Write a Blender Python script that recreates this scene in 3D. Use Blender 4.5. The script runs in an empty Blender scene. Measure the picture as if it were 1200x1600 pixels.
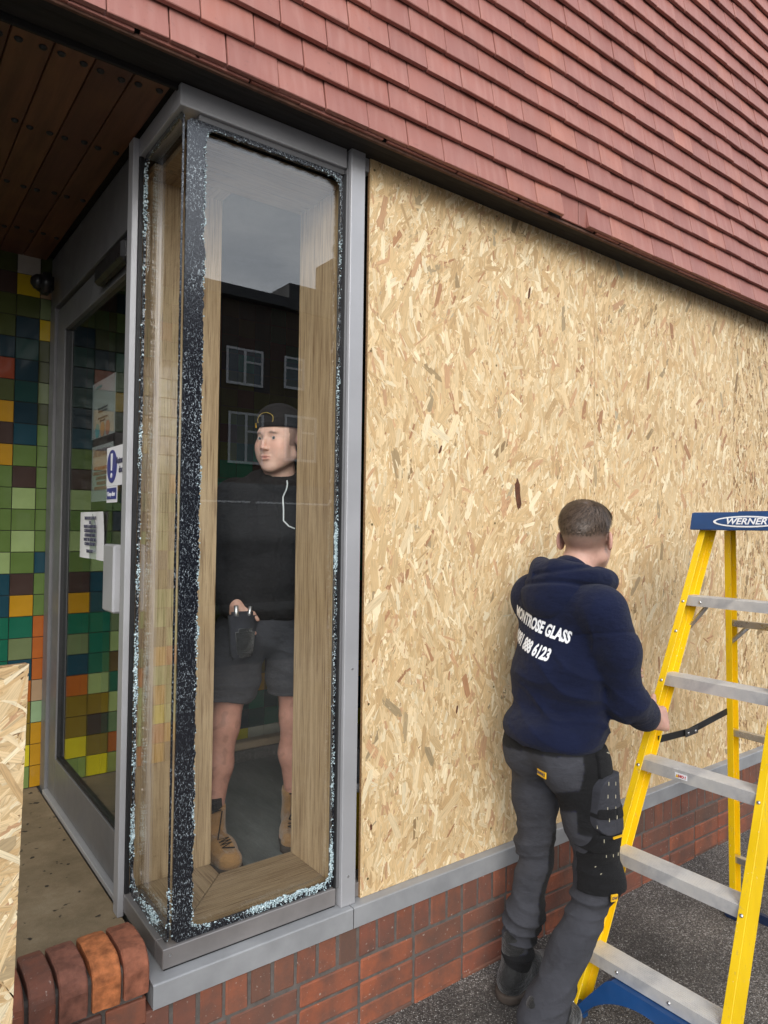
import bpy, bmesh, math, random
import numpy as np
from mathutils import Vector, Matrix, Euler, noise as mnoise
random.seed(7); rng = np.random.RandomState(7)
S = bpy.context.scene; COL = S.collection
PI = math.pi

# ------------------------------------------------------------------ camera
F_PX, YAW, PITCH, ROLL = 1086.24, -.645148, -.0203787, .0134183
CAM = np.array([0, -1.8688, 1.62])
def _rot(y, p, r):
    cy, sy, cp, sp, cr, sr = np.cos(y), np.sin(y), np.cos(p), np.sin(p), np.cos(r), np.sin(r)
    B = np.array([[1, 0, 0], [0, 0, -1], [0, 1, 0]], float)
    return (np.array([[cr, -sr, 0], [sr, cr, 0], [0, 0, 1]]) @ np.array([[1, 0, 0], [0, cp, -sp], [0, sp, cp]])
            @ B @ np.array([[cy, sy, 0], [-sy, cy, 0], [0, 0, 1]]))
RC = _rot(YAW, PITCH, ROLL)
cam = bpy.data.cameras.new('camera'); camo = bpy.data.objects.new('camera', cam); COL.objects.link(camo)
cam.sensor_fit = 'HORIZONTAL'; cam.sensor_width = 36; cam.lens = F_PX / 1200 * 36
cam.clip_start = .02; cam.clip_end = 500
M = Matrix([list(RC[0]) + [0], list(-RC[1]) + [0], list(-RC[2]) + [0], [0, 0, 0, 1]]).transposed()
M = M.to_4x4(); M.translation = Vector(CAM); camo.matrix_world = M
S.camera = camo
def proj(P):
    v = RC @ (np.array(P, float) - CAM)
    return 600 + F_PX * v[0] / v[2], 800 + F_PX * v[1] / v[2], v[2]

# ------------------------------------------------------------------ world, sun, exposure
W = bpy.data.worlds.new('World'); S.world = W; W.use_nodes = True
nt = W.node_tree; nt.nodes.clear()
def wn(t, **k):
    n = nt.nodes.new(t)
    for a, b in k.items(): setattr(n, a, b)
    return n
out = wn('ShaderNodeOutputWorld'); bg = wn('ShaderNodeBackground')
sky = wn('ShaderNodeTexSky', sky_type='NISHITA'); sky.sun_disc = False
SUN_EL, SUN_AZ = math.radians(24), math.radians(208)      # azimuth measured clockwise from +Y
sky.sun_elevation = SUN_EL; sky.sun_rotation = SUN_AZ; sky.air_density = 1.0; sky.dust_density = 3.0
hs = wn('ShaderNodeHueSaturation'); hs.inputs['Saturation'].default_value = .38
nt.links.new(sky.outputs[0], hs.inputs['Color'])
tc = wn('ShaderNodeTexCoord'); mp = wn('ShaderNodeMapping'); mp.inputs['Scale'].default_value = (1, 1, 2.6)
nz = wn('ShaderNodeTexNoise'); nz.inputs['Scale'].default_value = 2.6; nz.inputs['Detail'].default_value = 5; nz.inputs['Roughness'].default_value = .5
cr = wn('ShaderNodeValToRGB'); cr.color_ramp.elements[0].position = .33; cr.color_ramp.elements[1].position = .68
cr.color_ramp.elements[0].color = (5.2, 6.0, 7.2, 1); cr.color_ramp.elements[1].color = (11.2, 11.6, 12.2, 1)
mx = wn('ShaderNodeMix', data_type='RGBA'); mx.inputs['Factor'].default_value = .8
nt.links.new(tc.outputs['Generated'], mp.inputs[0]); nt.links.new(mp.outputs[0], nz.inputs['Vector'])
nt.links.new(nz.outputs['Fac'], cr.inputs[0]); nt.links.new(hs.outputs[0], mx.inputs['A']); nt.links.new(cr.outputs[0], mx.inputs['B'])
nt.links.new(mx.outputs['Result'], bg.inputs['Color']); bg.inputs['Strength'].default_value = .115
nt.links.new(bg.outputs[0], out.inputs[0])
sl = bpy.data.lights.new('sun', 'SUN'); sl.energy = 1.75; sl.angle = math.radians(42); sl.color = (1, .96, .9)
so = bpy.data.objects.new('sun', sl); COL.objects.link(so)
sd = Vector((math.sin(SUN_AZ) * math.cos(SUN_EL), math.cos(SUN_AZ) * math.cos(SUN_EL), math.sin(SUN_EL)))
so.rotation_euler = sd.to_track_quat('Z', 'Y').to_euler(); so.location = (0, -6, 8)
S.view_settings.view_transform = 'Standard'; S.view_settings.look = 'None'
S.view_settings.exposure = 0.72; S.view_settings.gamma = 1; S.view_settings.use_curve_mapping = False
S.render.engine = 'CYCLES'
S.cycles.max_bounces = 10; S.cycles.transparent_max_bounces = 24; S.cycles.glossy_bounces = 6

# ------------------------------------------------------------------ materials
class NB:
    def __init__(s, name):
        s.m = bpy.data.materials.new(name); s.m.use_nodes = True; s.t = s.m.node_tree; s.t.nodes.clear()
        s.out = s.n('ShaderNodeOutputMaterial')
    def n(s, t, **k):
        n = s.t.nodes.new(t)
        for a, b in k.items(): setattr(n, a, b)
        return n
    def l(s, a, b): s.t.links.new(a, b)
    def v(s, sock, val):
        if hasattr(val, 'is_linked') or isinstance(val, bpy.types.NodeSocket): s.l(val, sock)
        else: sock.default_value = val
    def coord(s, kind='Object', scale=(1, 1, 1), rnd=False):
        c = s.n('ShaderNodeTexCoord'); m = s.n('ShaderNodeMapping'); m.inputs['Scale'].default_value = scale
        s.l(c.outputs[kind], m.inputs[0])
        if rnd:
            oi = s.n('ShaderNodeObjectInfo'); mu = s.n('ShaderNodeVectorMath', operation='SCALE')
            cb = s.n('ShaderNodeCombineXYZ')
            for i in range(3): s.l(oi.outputs['Random'], cb.inputs[i])
            s.l(cb.outputs[0], mu.inputs[0]); mu.inputs['Scale'].default_value = 37.
            s.l(mu.outputs[0], m.inputs['Location'])
        return m.outputs[0]
    def noise(s, vec, scale=5, detail=4, rough=.5):
        n = s.n('ShaderNodeTexNoise'); s.l(vec, n.inputs['Vector'])
        n.inputs['Scale'].default_value = scale; n.inputs['Detail'].default_value = detail; n.inputs['Roughness'].default_value = rough
        return n.outputs['Fac']
    def ramp(s, fac, stops):
        r = s.n('ShaderNodeValToRGB'); e = r.color_ramp.elements
        while len(e) < len(stops): e.new(.5)
        for i, (p, c) in enumerate(stops):
            e[i].position = p; e[i].color = (c[0], c[1], c[2], 1) if hasattr(c, '__len__') else (c, c, c, 1)
        s.l(fac, r.inputs[0]); return r.outputs[0]
    def mix(s, f, a, b, bt='MIX'):
        m = s.n('ShaderNodeMix', data_type='RGBA', blend_type=bt)
        for sock, val in ((m.inputs['Factor'], f), (m.inputs['A'], a), (m.inputs['B'], b)):
            if isinstance(val, bpy.types.NodeSocket): s.l(val, sock)
            elif hasattr(val, '__len__'): sock.default_value = (val[0], val[1], val[2], 1)
            else: sock.default_value = val
        return m.outputs['Result']
    def math(s, op, a, b=0.):
        m = s.n('ShaderNodeMath', operation=op)
        for i, val in enumerate((a, b)):
            if isinstance(val, bpy.types.NodeSocket): s.l(val, m.inputs[i])
            else: m.inputs[i].default_value = val
        return m.outputs[0]
    def bump(s, h, strength=.3, dist=.001):
        b = s.n('ShaderNodeBump'); b.inputs['Strength'].default_value = strength; b.inputs['Distance'].default_value = dist
        s.l(h, b.inputs['Height']); return b.outputs[0]
    def bsdf(s, color=None, rough=.5, metal=0., normal=None, spec=.5, coat=0., trans=0., link=True):
        b = s.n('ShaderNodeBsdfPrincipled')
        for k, val in (('Base Color', color), ('Roughness', rough), ('Metallic', metal), ('Specular IOR Level', spec), ('Coat Weight', coat), ('Transmission Weight', trans)):
            if val is None: continue
            if isinstance(val, bpy.types.NodeSocket): s.l(val, b.inputs[k])
            elif k == 'Base Color': b.inputs[k].default_value = (val[0], val[1], val[2], 1)
            else: b.inputs[k].default_value = val
        if normal is not None: s.l(normal, b.inputs['Normal'])
        if link: s.l(b.outputs[0], s.out.inputs[0])
        return b
def simple(name, c, rough=.5, metal=0, var=.15, nscale=8, bump=0., bscale=120, spec=.5, kind='Object', stretch=(1, 1, 1), coat=0):
    b = NB(name); vec = b.coord(kind, stretch)
    f = b.noise(vec, nscale, 5, .6)
    lo = [x * (1 - var) for x in c]; hi = [min(1, x * (1 + var)) for x in c]
    colr = b.ramp(f, [(.3, lo), (.7, hi)])
    r = b.ramp(b.noise(vec, nscale * 2.3, 4), [(.3, max(0, rough - .08)), (.7, min(1, rough + .08))])
    nrm = b.bump(b.noise(vec, bscale, 3, .6), bump, .002) if bump else None
    b.bsdf(colr, r, metal, nrm, spec, coat); return b.m

MT = {}
MT['alu'] = simple('satin_aluminium', (.40, .40, .415), .40, .25, .08, 3, .05, 300)
MT['alu_dark'] = simple('grey_painted_aluminium', (.15, .15, .155), .42, .2, .1, 4, .05, 300)
MT['base_alu'] = simple('weathered_aluminium', (.23, .215, .21), .42, .3, .16, 5, .06, 300)
MT['galv'] = simple('grey_sill_metal', (.30, .305, .315), .5, .15, .13, 9, .08, 260)
MT['gasket'] = simple('black_gasket', (.012, .012, .013), .5)
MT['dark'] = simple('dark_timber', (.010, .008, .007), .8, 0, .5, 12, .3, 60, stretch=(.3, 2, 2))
MT['black_plastic'] = simple('black_plastic', (.015, .015, .016), .35)
MT['mortar'] = simple('mortar', (.115, .100, .090), .92, 0, .25, 40, .6, 500)
MT['white'] = simple('white_print', (.75, .76, .78), .6, 0, .05, 30)
MT['paper'] = simple('white_paper', (.74, .74, .76), .6, 0, .04, 12)
MT['ink'] = simple('dark_ink', (.05, .05, .09), .6)
MT['sign_blue'] = simple('sign_blue', (.02, .03, .22), .35)
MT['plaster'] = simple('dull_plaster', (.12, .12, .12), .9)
MT['blue'] = simple('ladder_blue', (.008, .05, .16), .4, 0, .12, 12, .12, 220)
def m_rail():
    b = NB('scuffed_yellow_fibreglass'); v = b.coord('Object', (1, 1, .35)); n = b.noise(v, 10, 5, .6)
    c = b.ramp(n, [(.3, (.77, .49, .0015)), (.7, (.88, .58, .003))])
    c = b.mix(b.ramp(b.noise(v, 55, 4, .7), [(.62, 0), (.68, .5)]), c, (.45, .33, .10))
    c = b.mix(b.ramp(b.noise(b.coord('Object', (3, 3, .6)), 60, 2, .6), [(.70, 0), (.73, .7)]), c, (.75, .72, .60))
    b.bsdf(c, b.ramp(n, [(.3, .35), (.7, .55)]), 0, b.bump(b.noise(b.coord('Object', (6, 6, .4)), 90, 3), .15, .001)); return b.m
MT['rail_yellow'] = m_rail()
MT['steel'] = simple('zinc_steel', (.6, .6, .6), .3, .9)
MT['bucket_yellow'] = simple('yellow_plastic', (.65, .45, .02), .4)
MT['broomwood'] = simple('broom_handle_wood', (.38, .28, .18), .6)
MT['bristle'] = simple('grey_bristles', (.09, .085, .08), .9, 0, .3, 60, .8, 300)
MT['label_yellow'] = simple('label_yellow', (.75, .42, .01), .5)
MT['bootsole'] = simple('boot_sole', (.06, .045, .035), .8)
MT['red'] = simple('red_print', (.5, .03, .03), .5)

def m_step():
    b = NB('ribbed_aluminium_tread'); v = b.coord('Object')
    w = b.n('ShaderNodeTexWave', wave_type='BANDS', bands_direction='X'); b.l(v, w.inputs['Vector']); w.inputs['Scale'].default_value = 60
    g = b.noise(v, 6, 6, .7); c = b.ramp(g, [(.28, (.42, .43, .46)), (.5, (.66, .65, .64)), (.75, (.80, .77, .72))])
    b.bsdf(c, b.ramp(b.noise(v, 22, 4), [(.3, .3), (.7, .55)]), .45, b.bump(b.math('MULTIPLY', w.outputs['Fac'], .5), .25, .001)); return b.m
MT['tread'] = m_step()

def m_rooftile():
    b = NB('clay_hanging_tile'); v = b.coord('Object', rnd=True)
    oi = b.n('ShaderNodeObjectInfo')
    c0 = b.ramp(oi.outputs['Random'], [(0, (.30, .105, .078)), (.35, (.335, .122, .092)), (.75, (.355, .132, .100)), (1, (.41, .152, .102))])
    n1 = b.noise(v, 9, 5, .6); c1 = b.mix(b.ramp(n1, [(.35, 0), (.75, .45)]), c0, (.31, .165, .145))
    n2 = b.noise(v, 60, 3, .6); c2 = b.mix(b.ramp(n2, [(.62, 0), (.72, .35)]), c1, (.16, .07, .06))
    n3 = b.noise(b.coord('Object', (14, 2, 2), rnd=True), 3, 3)
    c3 = b.mix(b.ramp(n3, [(.45, 0), (.8, .35)]), c2, (.50, .28, .24))
    c4 = b.mix(b.ramp(b.noise(b.coord('Object', (1, 1, 1), rnd=True), 3.1, 2), [(.40, .35), (.62, 0)]), c3, (.22, .085, .075))
    b.bsdf(c4, b.ramp(n1, [(.3, .48), (.7, .66)]), 0, b.bump(b.noise(v, 150, 4, .6), .18, .001), .45); return b.m
MT['rooftile'] = m_rooftile()

def m_brick():
    b = NB('red_plinth_brick'); v = b.coord('Object', rnd=True); oi = b.n('ShaderNodeObjectInfo')
    c0 = b.ramp(oi.outputs['Random'], [(0, (.27, .085, .045)), (.3, (.35, .105, .05)), (.5, (.15, .075, .052)), (.75, (.28, .085, .048)), (1, (.18, .072, .05))])
    n1 = b.noise(v, 14, 6, .65); c1 = b.mix(b.ramp(n1, [(.4, 0), (.72, .75)]), c0, (.10, .062, .05))
    n2 = b.noise(v, 90, 3, .6); c2 = b.mix(b.ramp(n2, [(.66, 0), (.72, .8)]), c1, (.5, .42, .36))
    w = b.noise(b.coord('Object', (1, 1, .25)), 7, 4)
    c3 = b.mix(b.ramp(w, [(.45, .0), (.7, .55)]), c2, (.085, .062, .052))
    b.bsdf(c3, .8, 0, b.bump(b.noise(v, 70, 6, .7), .6, .003), .35); return b.m
MT['brick'] = m_brick()
MT['brick_orange'] = simple('orange_spalled_brick', (.44, .145, .05), .9, 0, .45, 45, 1., 60)

def m_soffit():
    b = NB('stained_soffit_plank'); v = b.coord('Object', (14, 1, 14), rnd=True); oi = b.n('ShaderNodeObjectInfo')
    c0 = b.ramp(oi.outputs['Random'], [(0, (.085, .030, .020)), (.6, (.105, .038, .024)), (1, (.19, .08, .034))])
    n = b.noise(v, 2.2, 7, .7); c1 = b.mix(b.ramp(n, [(.35, 0), (.7, .7)]), c0, (.045, .018, .012))
    c2 = b.mix(b.ramp(b.noise(b.coord('Object', rnd=True), 4, 4), [(.5, 0), (.8, .5)]), c1, (.18, .09, .035))
    b.bsdf(c2, .55, 0, b.bump(n, .35, .002)); return b.m
MT['soffit'] = m_soffit()

def m_oak(name='oiled_oak', k=1., axis=2):
    b = NB(name); sc = [16, 16, 16]; sc[axis] = .9
    v = b.coord('Object', tuple(sc)); n = b.noise(v, 2.0, 9, .72)
    sc2 = [90, 90, 90]; sc2[axis] = 2.5
    n2 = b.noise(b.coord('Object', tuple(sc2)), 2.2, 4, .6)
    c0 = b.ramp(n, [(.28, (.23 * k, .155 * k, .085 * k)), (.5, (.34 * k, .245 * k, .145 * k)), (.72, (.43 * k, .325 * k, .205 * k))])
    c1 = b.mix(b.ramp(n2, [(.34, .80), (.50, 0)]), c0, (.12 * k, .065 * k, .03 * k))
    b.bsdf(c1, .5, 0, b.bump(n2, .25, .001), .4); return b.m
MT['oak_z'] = m_oak('oiled_oak_upright', 1.6, 2); MT['oak_x'] = m_oak('oiled_oak_sill', 1.0, 0); MT['oak_y'] = m_oak('oiled_oak_return', 1.0, 1)

def m_glass(name, f0=.055, tint=(.93, .96, .95), bumps=.0):
    b = NB(name); lw = b.n('ShaderNodeLayerWeight'); lw.inputs['Blend'].default_value = .5
    f = b.math('POWER', lw.outputs['Facing'], 5.0); f = b.math('MULTIPLY', f, 1 - f0); f = b.math('ADD', f, f0)
    tr = b.n('ShaderNodeBsdfTransparent'); tr.inputs[0].default_value = (*tint, 1)
    gl = b.n('ShaderNodeBsdfGlossy'); gl.inputs['Roughness'].default_value = 0.0; gl.inputs['Color'].default_value = (1, 1, 1, 1)
    if bumps:
        b.l(b.bump(b.noise(b.coord('Object'), 1.3, 2), bumps, .01), gl.inputs['Normal'])
    mx = b.n('ShaderNodeMixShader'); b.l(f, mx.inputs[0]); b.l(tr.outputs[0], mx.inputs[1]); b.l(gl.outputs[0], mx.inputs[2])
    b.l(mx.outputs[0], b.out.inputs[0]); return b.m
MT['glass'] = m_glass('window_glass', .068, (.975, .985, .98), .012)
MT['door_glass'] = m_glass('door_glass', .085, (.80, .84, .83), .01)
def m_clearplastic():
    b = NB('crumpled_clear_plastic'); lw = b.n('ShaderNodeLayerWeight'); lw.inputs['Blend'].default_value = .4
    tr = b.n('ShaderNodeBsdfTransparent'); gl = b.bsdf((.7, .75, .8), .12, 0, None, .8, link=False)
    mx = b.n('ShaderNodeMixShader'); b.l(b.math('ADD', b.math('MULTIPLY', lw.outputs['Facing'], .30), .03), mx.inputs[0])
    b.l(tr.outputs[0], mx.inputs[1]); b.l(gl.outputs[0], mx.inputs[2]); b.l(mx.outputs[0], b.out.inputs[0]); return b.m
MT['plastic'] = m_clearplastic()

def m_crackband():
    b = NB('shattered_black_edge_glass'); v = b.coord('Object')
    vo = b.n('ShaderNodeTexVoronoi', feature='DISTANCE_TO_EDGE'); b.l(b.coord('Object', (1, 1, .45)), vo.inputs['Vector']); vo.inputs['Scale'].default_value = 210
    edge = b.ramp(vo.outputs['Distance'], [(.0, 1), (.10, 0)])
    mask = b.ramp(b.noise(b.coord('Object', (1.6, 1.6, .8)), 95, 6, .8), [(.51, 0), (.58, 1)])
    mask2 = b.ramp(b.noise(v, 4.5, 4, .65), [(.38, .12), (.60, 1)])
    e = b.math('MULTIPLY', b.math('MULTIPLY', edge, mask), mask2)
    sp = b.ramp(b.noise(b.coord('Object', (1, 1, .5)), 420, 2, .6), [(.70, 0), (.74, .7)])
    e = b.math('MAXIMUM', e, b.math('MULTIPLY', sp, mask2))
    c = b.mix(e, (.007, .008, .012), (.66, .76, .82))
    b.bsdf(c, b.math('ADD', b.math('MULTIPLY', e, .4), .16), 0, b.bump(b.math('ADD', vo.outputs['Distance'], b.noise(v, 260, 3)), .16, .002), .8, .3); return b.m
MT['crackband'] = m_crackband()
def m_fragment():
    b = NB('crushed_glass_bead'); oi = b.n('ShaderNodeObjectInfo'); v = b.coord('Object')
    c = b.ramp(b.noise(v, 130, 3, .7), [(.3, (.16, .24, .27)), (.5, (.46, .60, .64)), (.7, (.80, .88, .90))])
    b.bsdf(c, .18, 0, None, .9, .5); return b.m
MT['fragment'] = m_fragment()

def m_concrete():
    b = NB('brown_porch_concrete'); v = b.coord('Object')
    c = b.ramp(b.noise(v, 5, 8, .7), [(.3, (.16, .12, .070)), (.55, (.26, .195, .12)), (.75, (.33, .26, .17))])
    vo = b.n('ShaderNodeTexVoronoi'); b.l(v, vo.inputs['Vector']); vo.inputs['Scale'].default_value = 260
    c = b.mix(b.ramp(vo.outputs['Distance'], [(.0, .35), (.35, 0)]), c, (.35, .30, .24))
    sp = b.ramp(b.noise(v, 24, 2, .5), [(.66, 0), (.70, .9)]); c = b.mix(sp, c, (.03, .025, .022))
    b.bsdf(c, .88, 0, b.bump(b.noise(v, 120, 5, .7), .5, .003), .25); return b.m
MT['concrete'] = m_concrete()
def m_asphalt():
    b = NB('speckled_asphalt'); v = b.coord('Object')
    vo = b.n('ShaderNodeTexVoronoi'); b.l(v, vo.inputs['Vector']); vo.inputs['Scale'].default_value = 230; vo.inputs['Randomness'].default_value = 1
    hsv = b.n('ShaderNodeSeparateColor'); b.l(vo.outputs['Color'], hsv.inputs[0])
    c = b.ramp(hsv.outputs[0], [(0, (.060, .052, .047)), (.5, (.115, .100, .088)), (.80, (.185, .165, .145)), (.93, (.29, .265, .24)), (1, (.46, .43, .40))])
    big = b.ramp(b.noise(v, 3.1, 5, .6), [(.3, .55), (.7, 1.25)])
    m = b.n('ShaderNodeMix', data_type='RGBA', blend_type='MULTIPLY'); m.inputs['Factor'].default_value = 1
    b.l(c, m.inputs['A']); b.l(big, m.inputs['B'])
    wet = b.mix(b.ramp(b.noise(v, 1.7, 4, .6), [(.52, 0), (.66, .55)]), m.outputs['Result'], (.03, .029, .028))
    b.bsdf(wet, .78, 0, b.bump(b.math('SUBTRACT', 1., vo.outputs['Distance']), .9, .006), .4); return b.m
MT['asphalt'] = m_asphalt()
def m_vinyl():
    b = NB('grey_vinyl_floor'); v = b.coord('Object', (18, 3, 1)); n = b.noise(v, 3, 6, .7)
    c = b.ramp(n, [(.3, (.12, .13, .13)), (.6, (.19, .205, .20)), (.8, (.30, .31, .31))])
    b.bsdf(c, b.ramp(n, [(.3, .3), (.7, .5)]), 0, b.bump(n, .2, .002)); return b.m
MT['vinyl'] = m_vinyl()

def m_osb():
    b = NB('osb_wood_strand'); at = b.n('ShaderNodeAttribute', attribute_name='Col'); at.attribute_type = 'GEOMETRY'
    uv = b.n('ShaderNodeUVMap'); mp = b.n('ShaderNodeMapping'); mp.inputs['Scale'].default_value = (6, 130, 1); b.l(uv.outputs[0], mp.inputs[0])
    g = b.noise(mp.outputs[0], 3, 4, .65)
    c = b.mix(1., at.outputs['Color'], b.ramp(g, [(.3, .66), (.55, 1.0), (.8, 1.10)]), 'MULTIPLY')
    b.bsdf(c, .62, 0, b.bump(g, .15, .0006), .3); return b.m
MT['osb'] = m_osb()
MT['osb_core'] = simple('osb_core_wood', (.30, .175, .080), .85, 0, .45, 120, .5, 300)

TILEC = dict(o=(.055, .065, .020), O=(.075, .09, .028), g=(.12, .19, .05), G=(.20, .28, .085), L=(.30, .40, .16), s=(.16, .20, .09), y=(.55, .38, .015), Y=(.62, .52, .02),
             A=(.50, .26, .015), b=(.065, .040, .033), n=(.012, .035, .05), N=(.014, .06, .085), d=(.014, .055, .05), t=(.012, .13, .075), r=(.30, .055, .02),
             w=(.42, .38, .33), e=(.40, .27, .16), m=(.28, .40, .22), R=(.42, .115, .022), k=(.22, .15, .02), c=(.55, .52, .42))
TM = {k: simple('glazed_tile_' + n, c, .16, 0, .10, 9, .03, 40, .5, coat=.3) for (k, c), n in zip([(k, tuple(x * .74 for x in c)) for k, c in TILEC.items()],
      'olive_dark olive green mid_green light_green sage yellow bright_yellow amber brown navy blue dark_teal teal rust white beige mint orange ochre cream'.split())}
MT['grout'] = simple('dark_grout', (.03, .028, .024), .9)

def m_cloth(name, c, weave=900, rough=.9, mott=.18, sheen=.3):
    b = NB(name); v = b.coord('Object'); at = b.n('ShaderNodeAttribute', attribute_name='Col')
    n = b.noise(v, 11, 5, .6)
    cc = b.mix(b.ramp(n, [(.3, 0), (.7, 1)]), [x * (1 - mott) for x in c], [x * (1 + mott) for x in c])
    if name.startswith('two_tone'): cc = b.mix(1., at.outputs['Color'], b.ramp(n, [(.3, .8), (.7, 1.15)]), 'MULTIPLY')
    h = b.math('ADD', b.noise(v, weave, 2), b.math('ADD', b.math('MULTIPLY', b.noise(v, 26, 4, .55), 3.0), b.math('MULTIPLY', b.noise(b.coord('Object', (1.5, 1.5, 3.2)), 11, 3, .5), 6.0)))
    p = b.bsdf(cc, rough, 0, b.bump(h, .5, .005), .2); p.inputs['Sheen Weight'].default_value = sheen; p.inputs['Sheen Roughness'].default_value = .5
    return b.m
MT['navy'] = m_cloth('navy_sweatshirt_fleece', (.0052, .0085, .030), sheen=.06)
MT['trousers'] = m_cloth('two_tone_work_trouser_cloth', (.05, .05, .06), sheen=.03)
MT['cloth_black'] = m_cloth('black_cloth', (.010, .010, .011), sheen=.03)
MT['cloth_grey'] = m_cloth('grey_pocket_cloth', (.042, .043, .052), sheen=.03)
MT['jacket_black'] = m_cloth('black_softshell', (.017, .0165, .0175), sheen=.03)
MT['shorts'] = m_cloth('charcoal_shorts_cloth', (.045, .046, .054), sheen=.03)
MT['boot'] = m_cloth('tan_nubuck', (.33, .18, .07), 300, .75)
MT['boot_black'] = m_cloth('black_boot_leather', (.012, .012, .012), 300, .5)
def m_skin():
    b = NB('skin'); at = b.n('ShaderNodeAttribute', attribute_name='Col'); v = b.coord('Object')
    c = b.mix(1., at.outputs['Color'], b.ramp(b.noise(v, 45, 4, .6), [(.3, .90), (.7, 1.07)]), 'MULTIPLY')
    p = b.bsdf(c, .48, 0, b.bump(b.noise(v, 500, 2), .12, .001), .4)
    p.inputs['Subsurface Weight'].default_value = .12; p.inputs['Subsurface Radius'].default_value = (.01, .004, .002); p.inputs['Subsurface Scale'].default_value = .5
    return b.m
MT['skin'] = m_skin()
def m_hair():
    b = NB('short_brown_hair'); at = b.n('ShaderNodeAttribute', attribute_name='Col')
    p = b.bsdf(at.outputs['Color'], .42, 0, None, .5); return b.m
MT['hair'] = m_hair()

# ------------------------------------------------------------------ object helpers
def link(o, parent=None, label=None, cat=None, group=None, kind=None):
    COL.objects.link(o)
    if parent is not None: o.parent = parent
    if label: o['label'] = label
    if cat: o['category'] = cat
    if group: o['group'] = group
    if kind: o['kind'] = kind
    return o
def thing(name, label, cat, loc=(0, 0, 0), rot=(0, 0, 0), group=None):
    o = bpy.data.objects.new(name, None); o.empty_display_size = .1; o.location = loc; o.rotation_euler = rot
    return link(o, None, label, cat, group)
def mesh_np(name, V, Fc, mat=None, smooth=False, cols=None, uv=None):
    me = bpy.data.meshes.new(name); V = np.asarray(V, np.float32)
    if isinstance(Fc, np.ndarray) and Fc.ndim == 2:
        k = Fc.shape[1]; n = len(Fc)
        me.vertices.add(len(V)); me.vertices.foreach_set('co', V.ravel())
        me.loops.add(n * k); me.loops.foreach_set('vertex_index', Fc.astype(np.int32).ravel())
        me.polygons.add(n); me.polygons.foreach_set('loop_start', np.arange(0, n * k, k, dtype=np.int32))
        me.polygons.foreach_set('loop_total', np.full(n, k, np.int32))
    else:
        me.from_pydata([tuple(v) for v in V], [], [tuple(f) for f in Fc])
    me.update(calc_edges=True)
    if smooth: me.polygons.foreach_set('use_smooth', np.ones(len(me.polygons), bool))
    if cols is not None:
        a = me.color_attributes.new('Col', 'FLOAT_COLOR', 'POINT')
        c = np.ones((len(V), 4), np.float32); c[:, :3] = cols; a.data.foreach_set('color', c.ravel())
    if uv is not None:
        u = me.uv_layers.new(name='UVMap'); li = np.empty(len(me.loops), np.int32); me.loops.foreach_get('vertex_index', li)
        u.data.foreach_set('uv', np.asarray(uv, np.float32)[li].ravel())
    if mat: me.materials.append(mat)
    me.validate(); return me
def bm_mesh(name, bm, mat=None, smooth=False):
    me = bpy.data.meshes.new(name); bmesh.ops.recalc_face_normals(bm, faces=bm.faces); bm.to_mesh(me); bm.free()
    if mat: me.materials.append(mat)
    if smooth: me.polygons.foreach_set('use_smooth', [True] * len(me.polygons))
    return me
def obj(name, me, parent=None, **k):
    return link(bpy.data.objects.new(name, me), parent, **k)
def bm_box(x0, x1, y0, y1, z0, z1, bev=0., seg=1, bm=None):
    own = bm is None
    b = bmesh.new()
    vs = [b.verts.new((x, y, z)) for x in (x0, x1) for y in (y0, y1) for z in (z0, z1)]
    for f in ((0, 1, 3, 2), (4, 6, 7, 5), (0, 4, 5, 1), (2, 3, 7, 6), (0, 2, 6, 4), (1, 5, 7, 3)): b.faces.new([vs[i] for i in f])
    bmesh.ops.recalc_face_normals(b, faces=b.faces)
    if bev: bmesh.ops.bevel(b, geom=list(b.edges), offset=bev, segments=seg, affect='EDGES', clamp_overlap=True)
    if own: return b
    t = bpy.data.meshes.new('t'); b.to_mesh(t); b.free(); bm.from_mesh(t); bpy.data.meshes.remove(t); return bm
def box(name, x0, x1, y0, y1, z0, z1, mat, parent=None, bev=.0015, **k):
    """box whose object origin sits at its own centre"""
    c = ((x0 + x1) / 2, (y0 + y1) / 2, (z0 + z1) / 2)
    me = bm_mesh(name, bm_box(x0 - c[0], x1 - c[0], y0 - c[1], y1 - c[1], z0 - c[2], z1 - c[2], bev), mat)
    o = obj(name, me, parent, **k); o.location = c; return o
def lathe(prof, n=24):
    bm = bmesh.new(); rings = []
    for r, z in prof: rings.append([bm.verts.new((r * math.cos(2 * PI * i / n), r * math.sin(2 * PI * i / n), z)) for i in range(n)])
    for a, b in zip(rings, rings[1:]):
        for i in range(n): bm.faces.new((a[i], a[(i + 1) % n], b[(i + 1) % n], b[i]))
    bm.faces.new(rings[0][::-1]); bm.faces.new(rings[-1]); return bm
def tube(pts, r, n=10, closed_caps=True):
    """tube through points; r may be a list"""
    P = [Vector(p) for p in pts]; rs = r if hasattr(r, '__len__') else [r] * len(P)
    bm = bmesh.new(); rings = []; up = None
    for i, p in enumerate(P):
        t = (P[min(i + 1, len(P) - 1)] - P[max(i - 1, 0)]).normalized()
        if up is None: up = t.orthogonal().normalized()
        u = (up - t * up.dot(t)).normalized(); w = t.cross(u); up = u
        rings.append([bm.verts.new(p + (u * math.cos(2 * PI * k / n) + w * math.sin(2 * PI * k / n)) * rs[i]) for k in range(n)])
    for a, b in zip(rings, rings[1:]):
        for i in range(n): bm.faces.new((a[i], a[(i + 1) % n], b[(i + 1) % n], b[i]))
    if closed_caps: bm.faces.new(rings[0][::-1]); bm.faces.new(rings[-1])
    return bm
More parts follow.
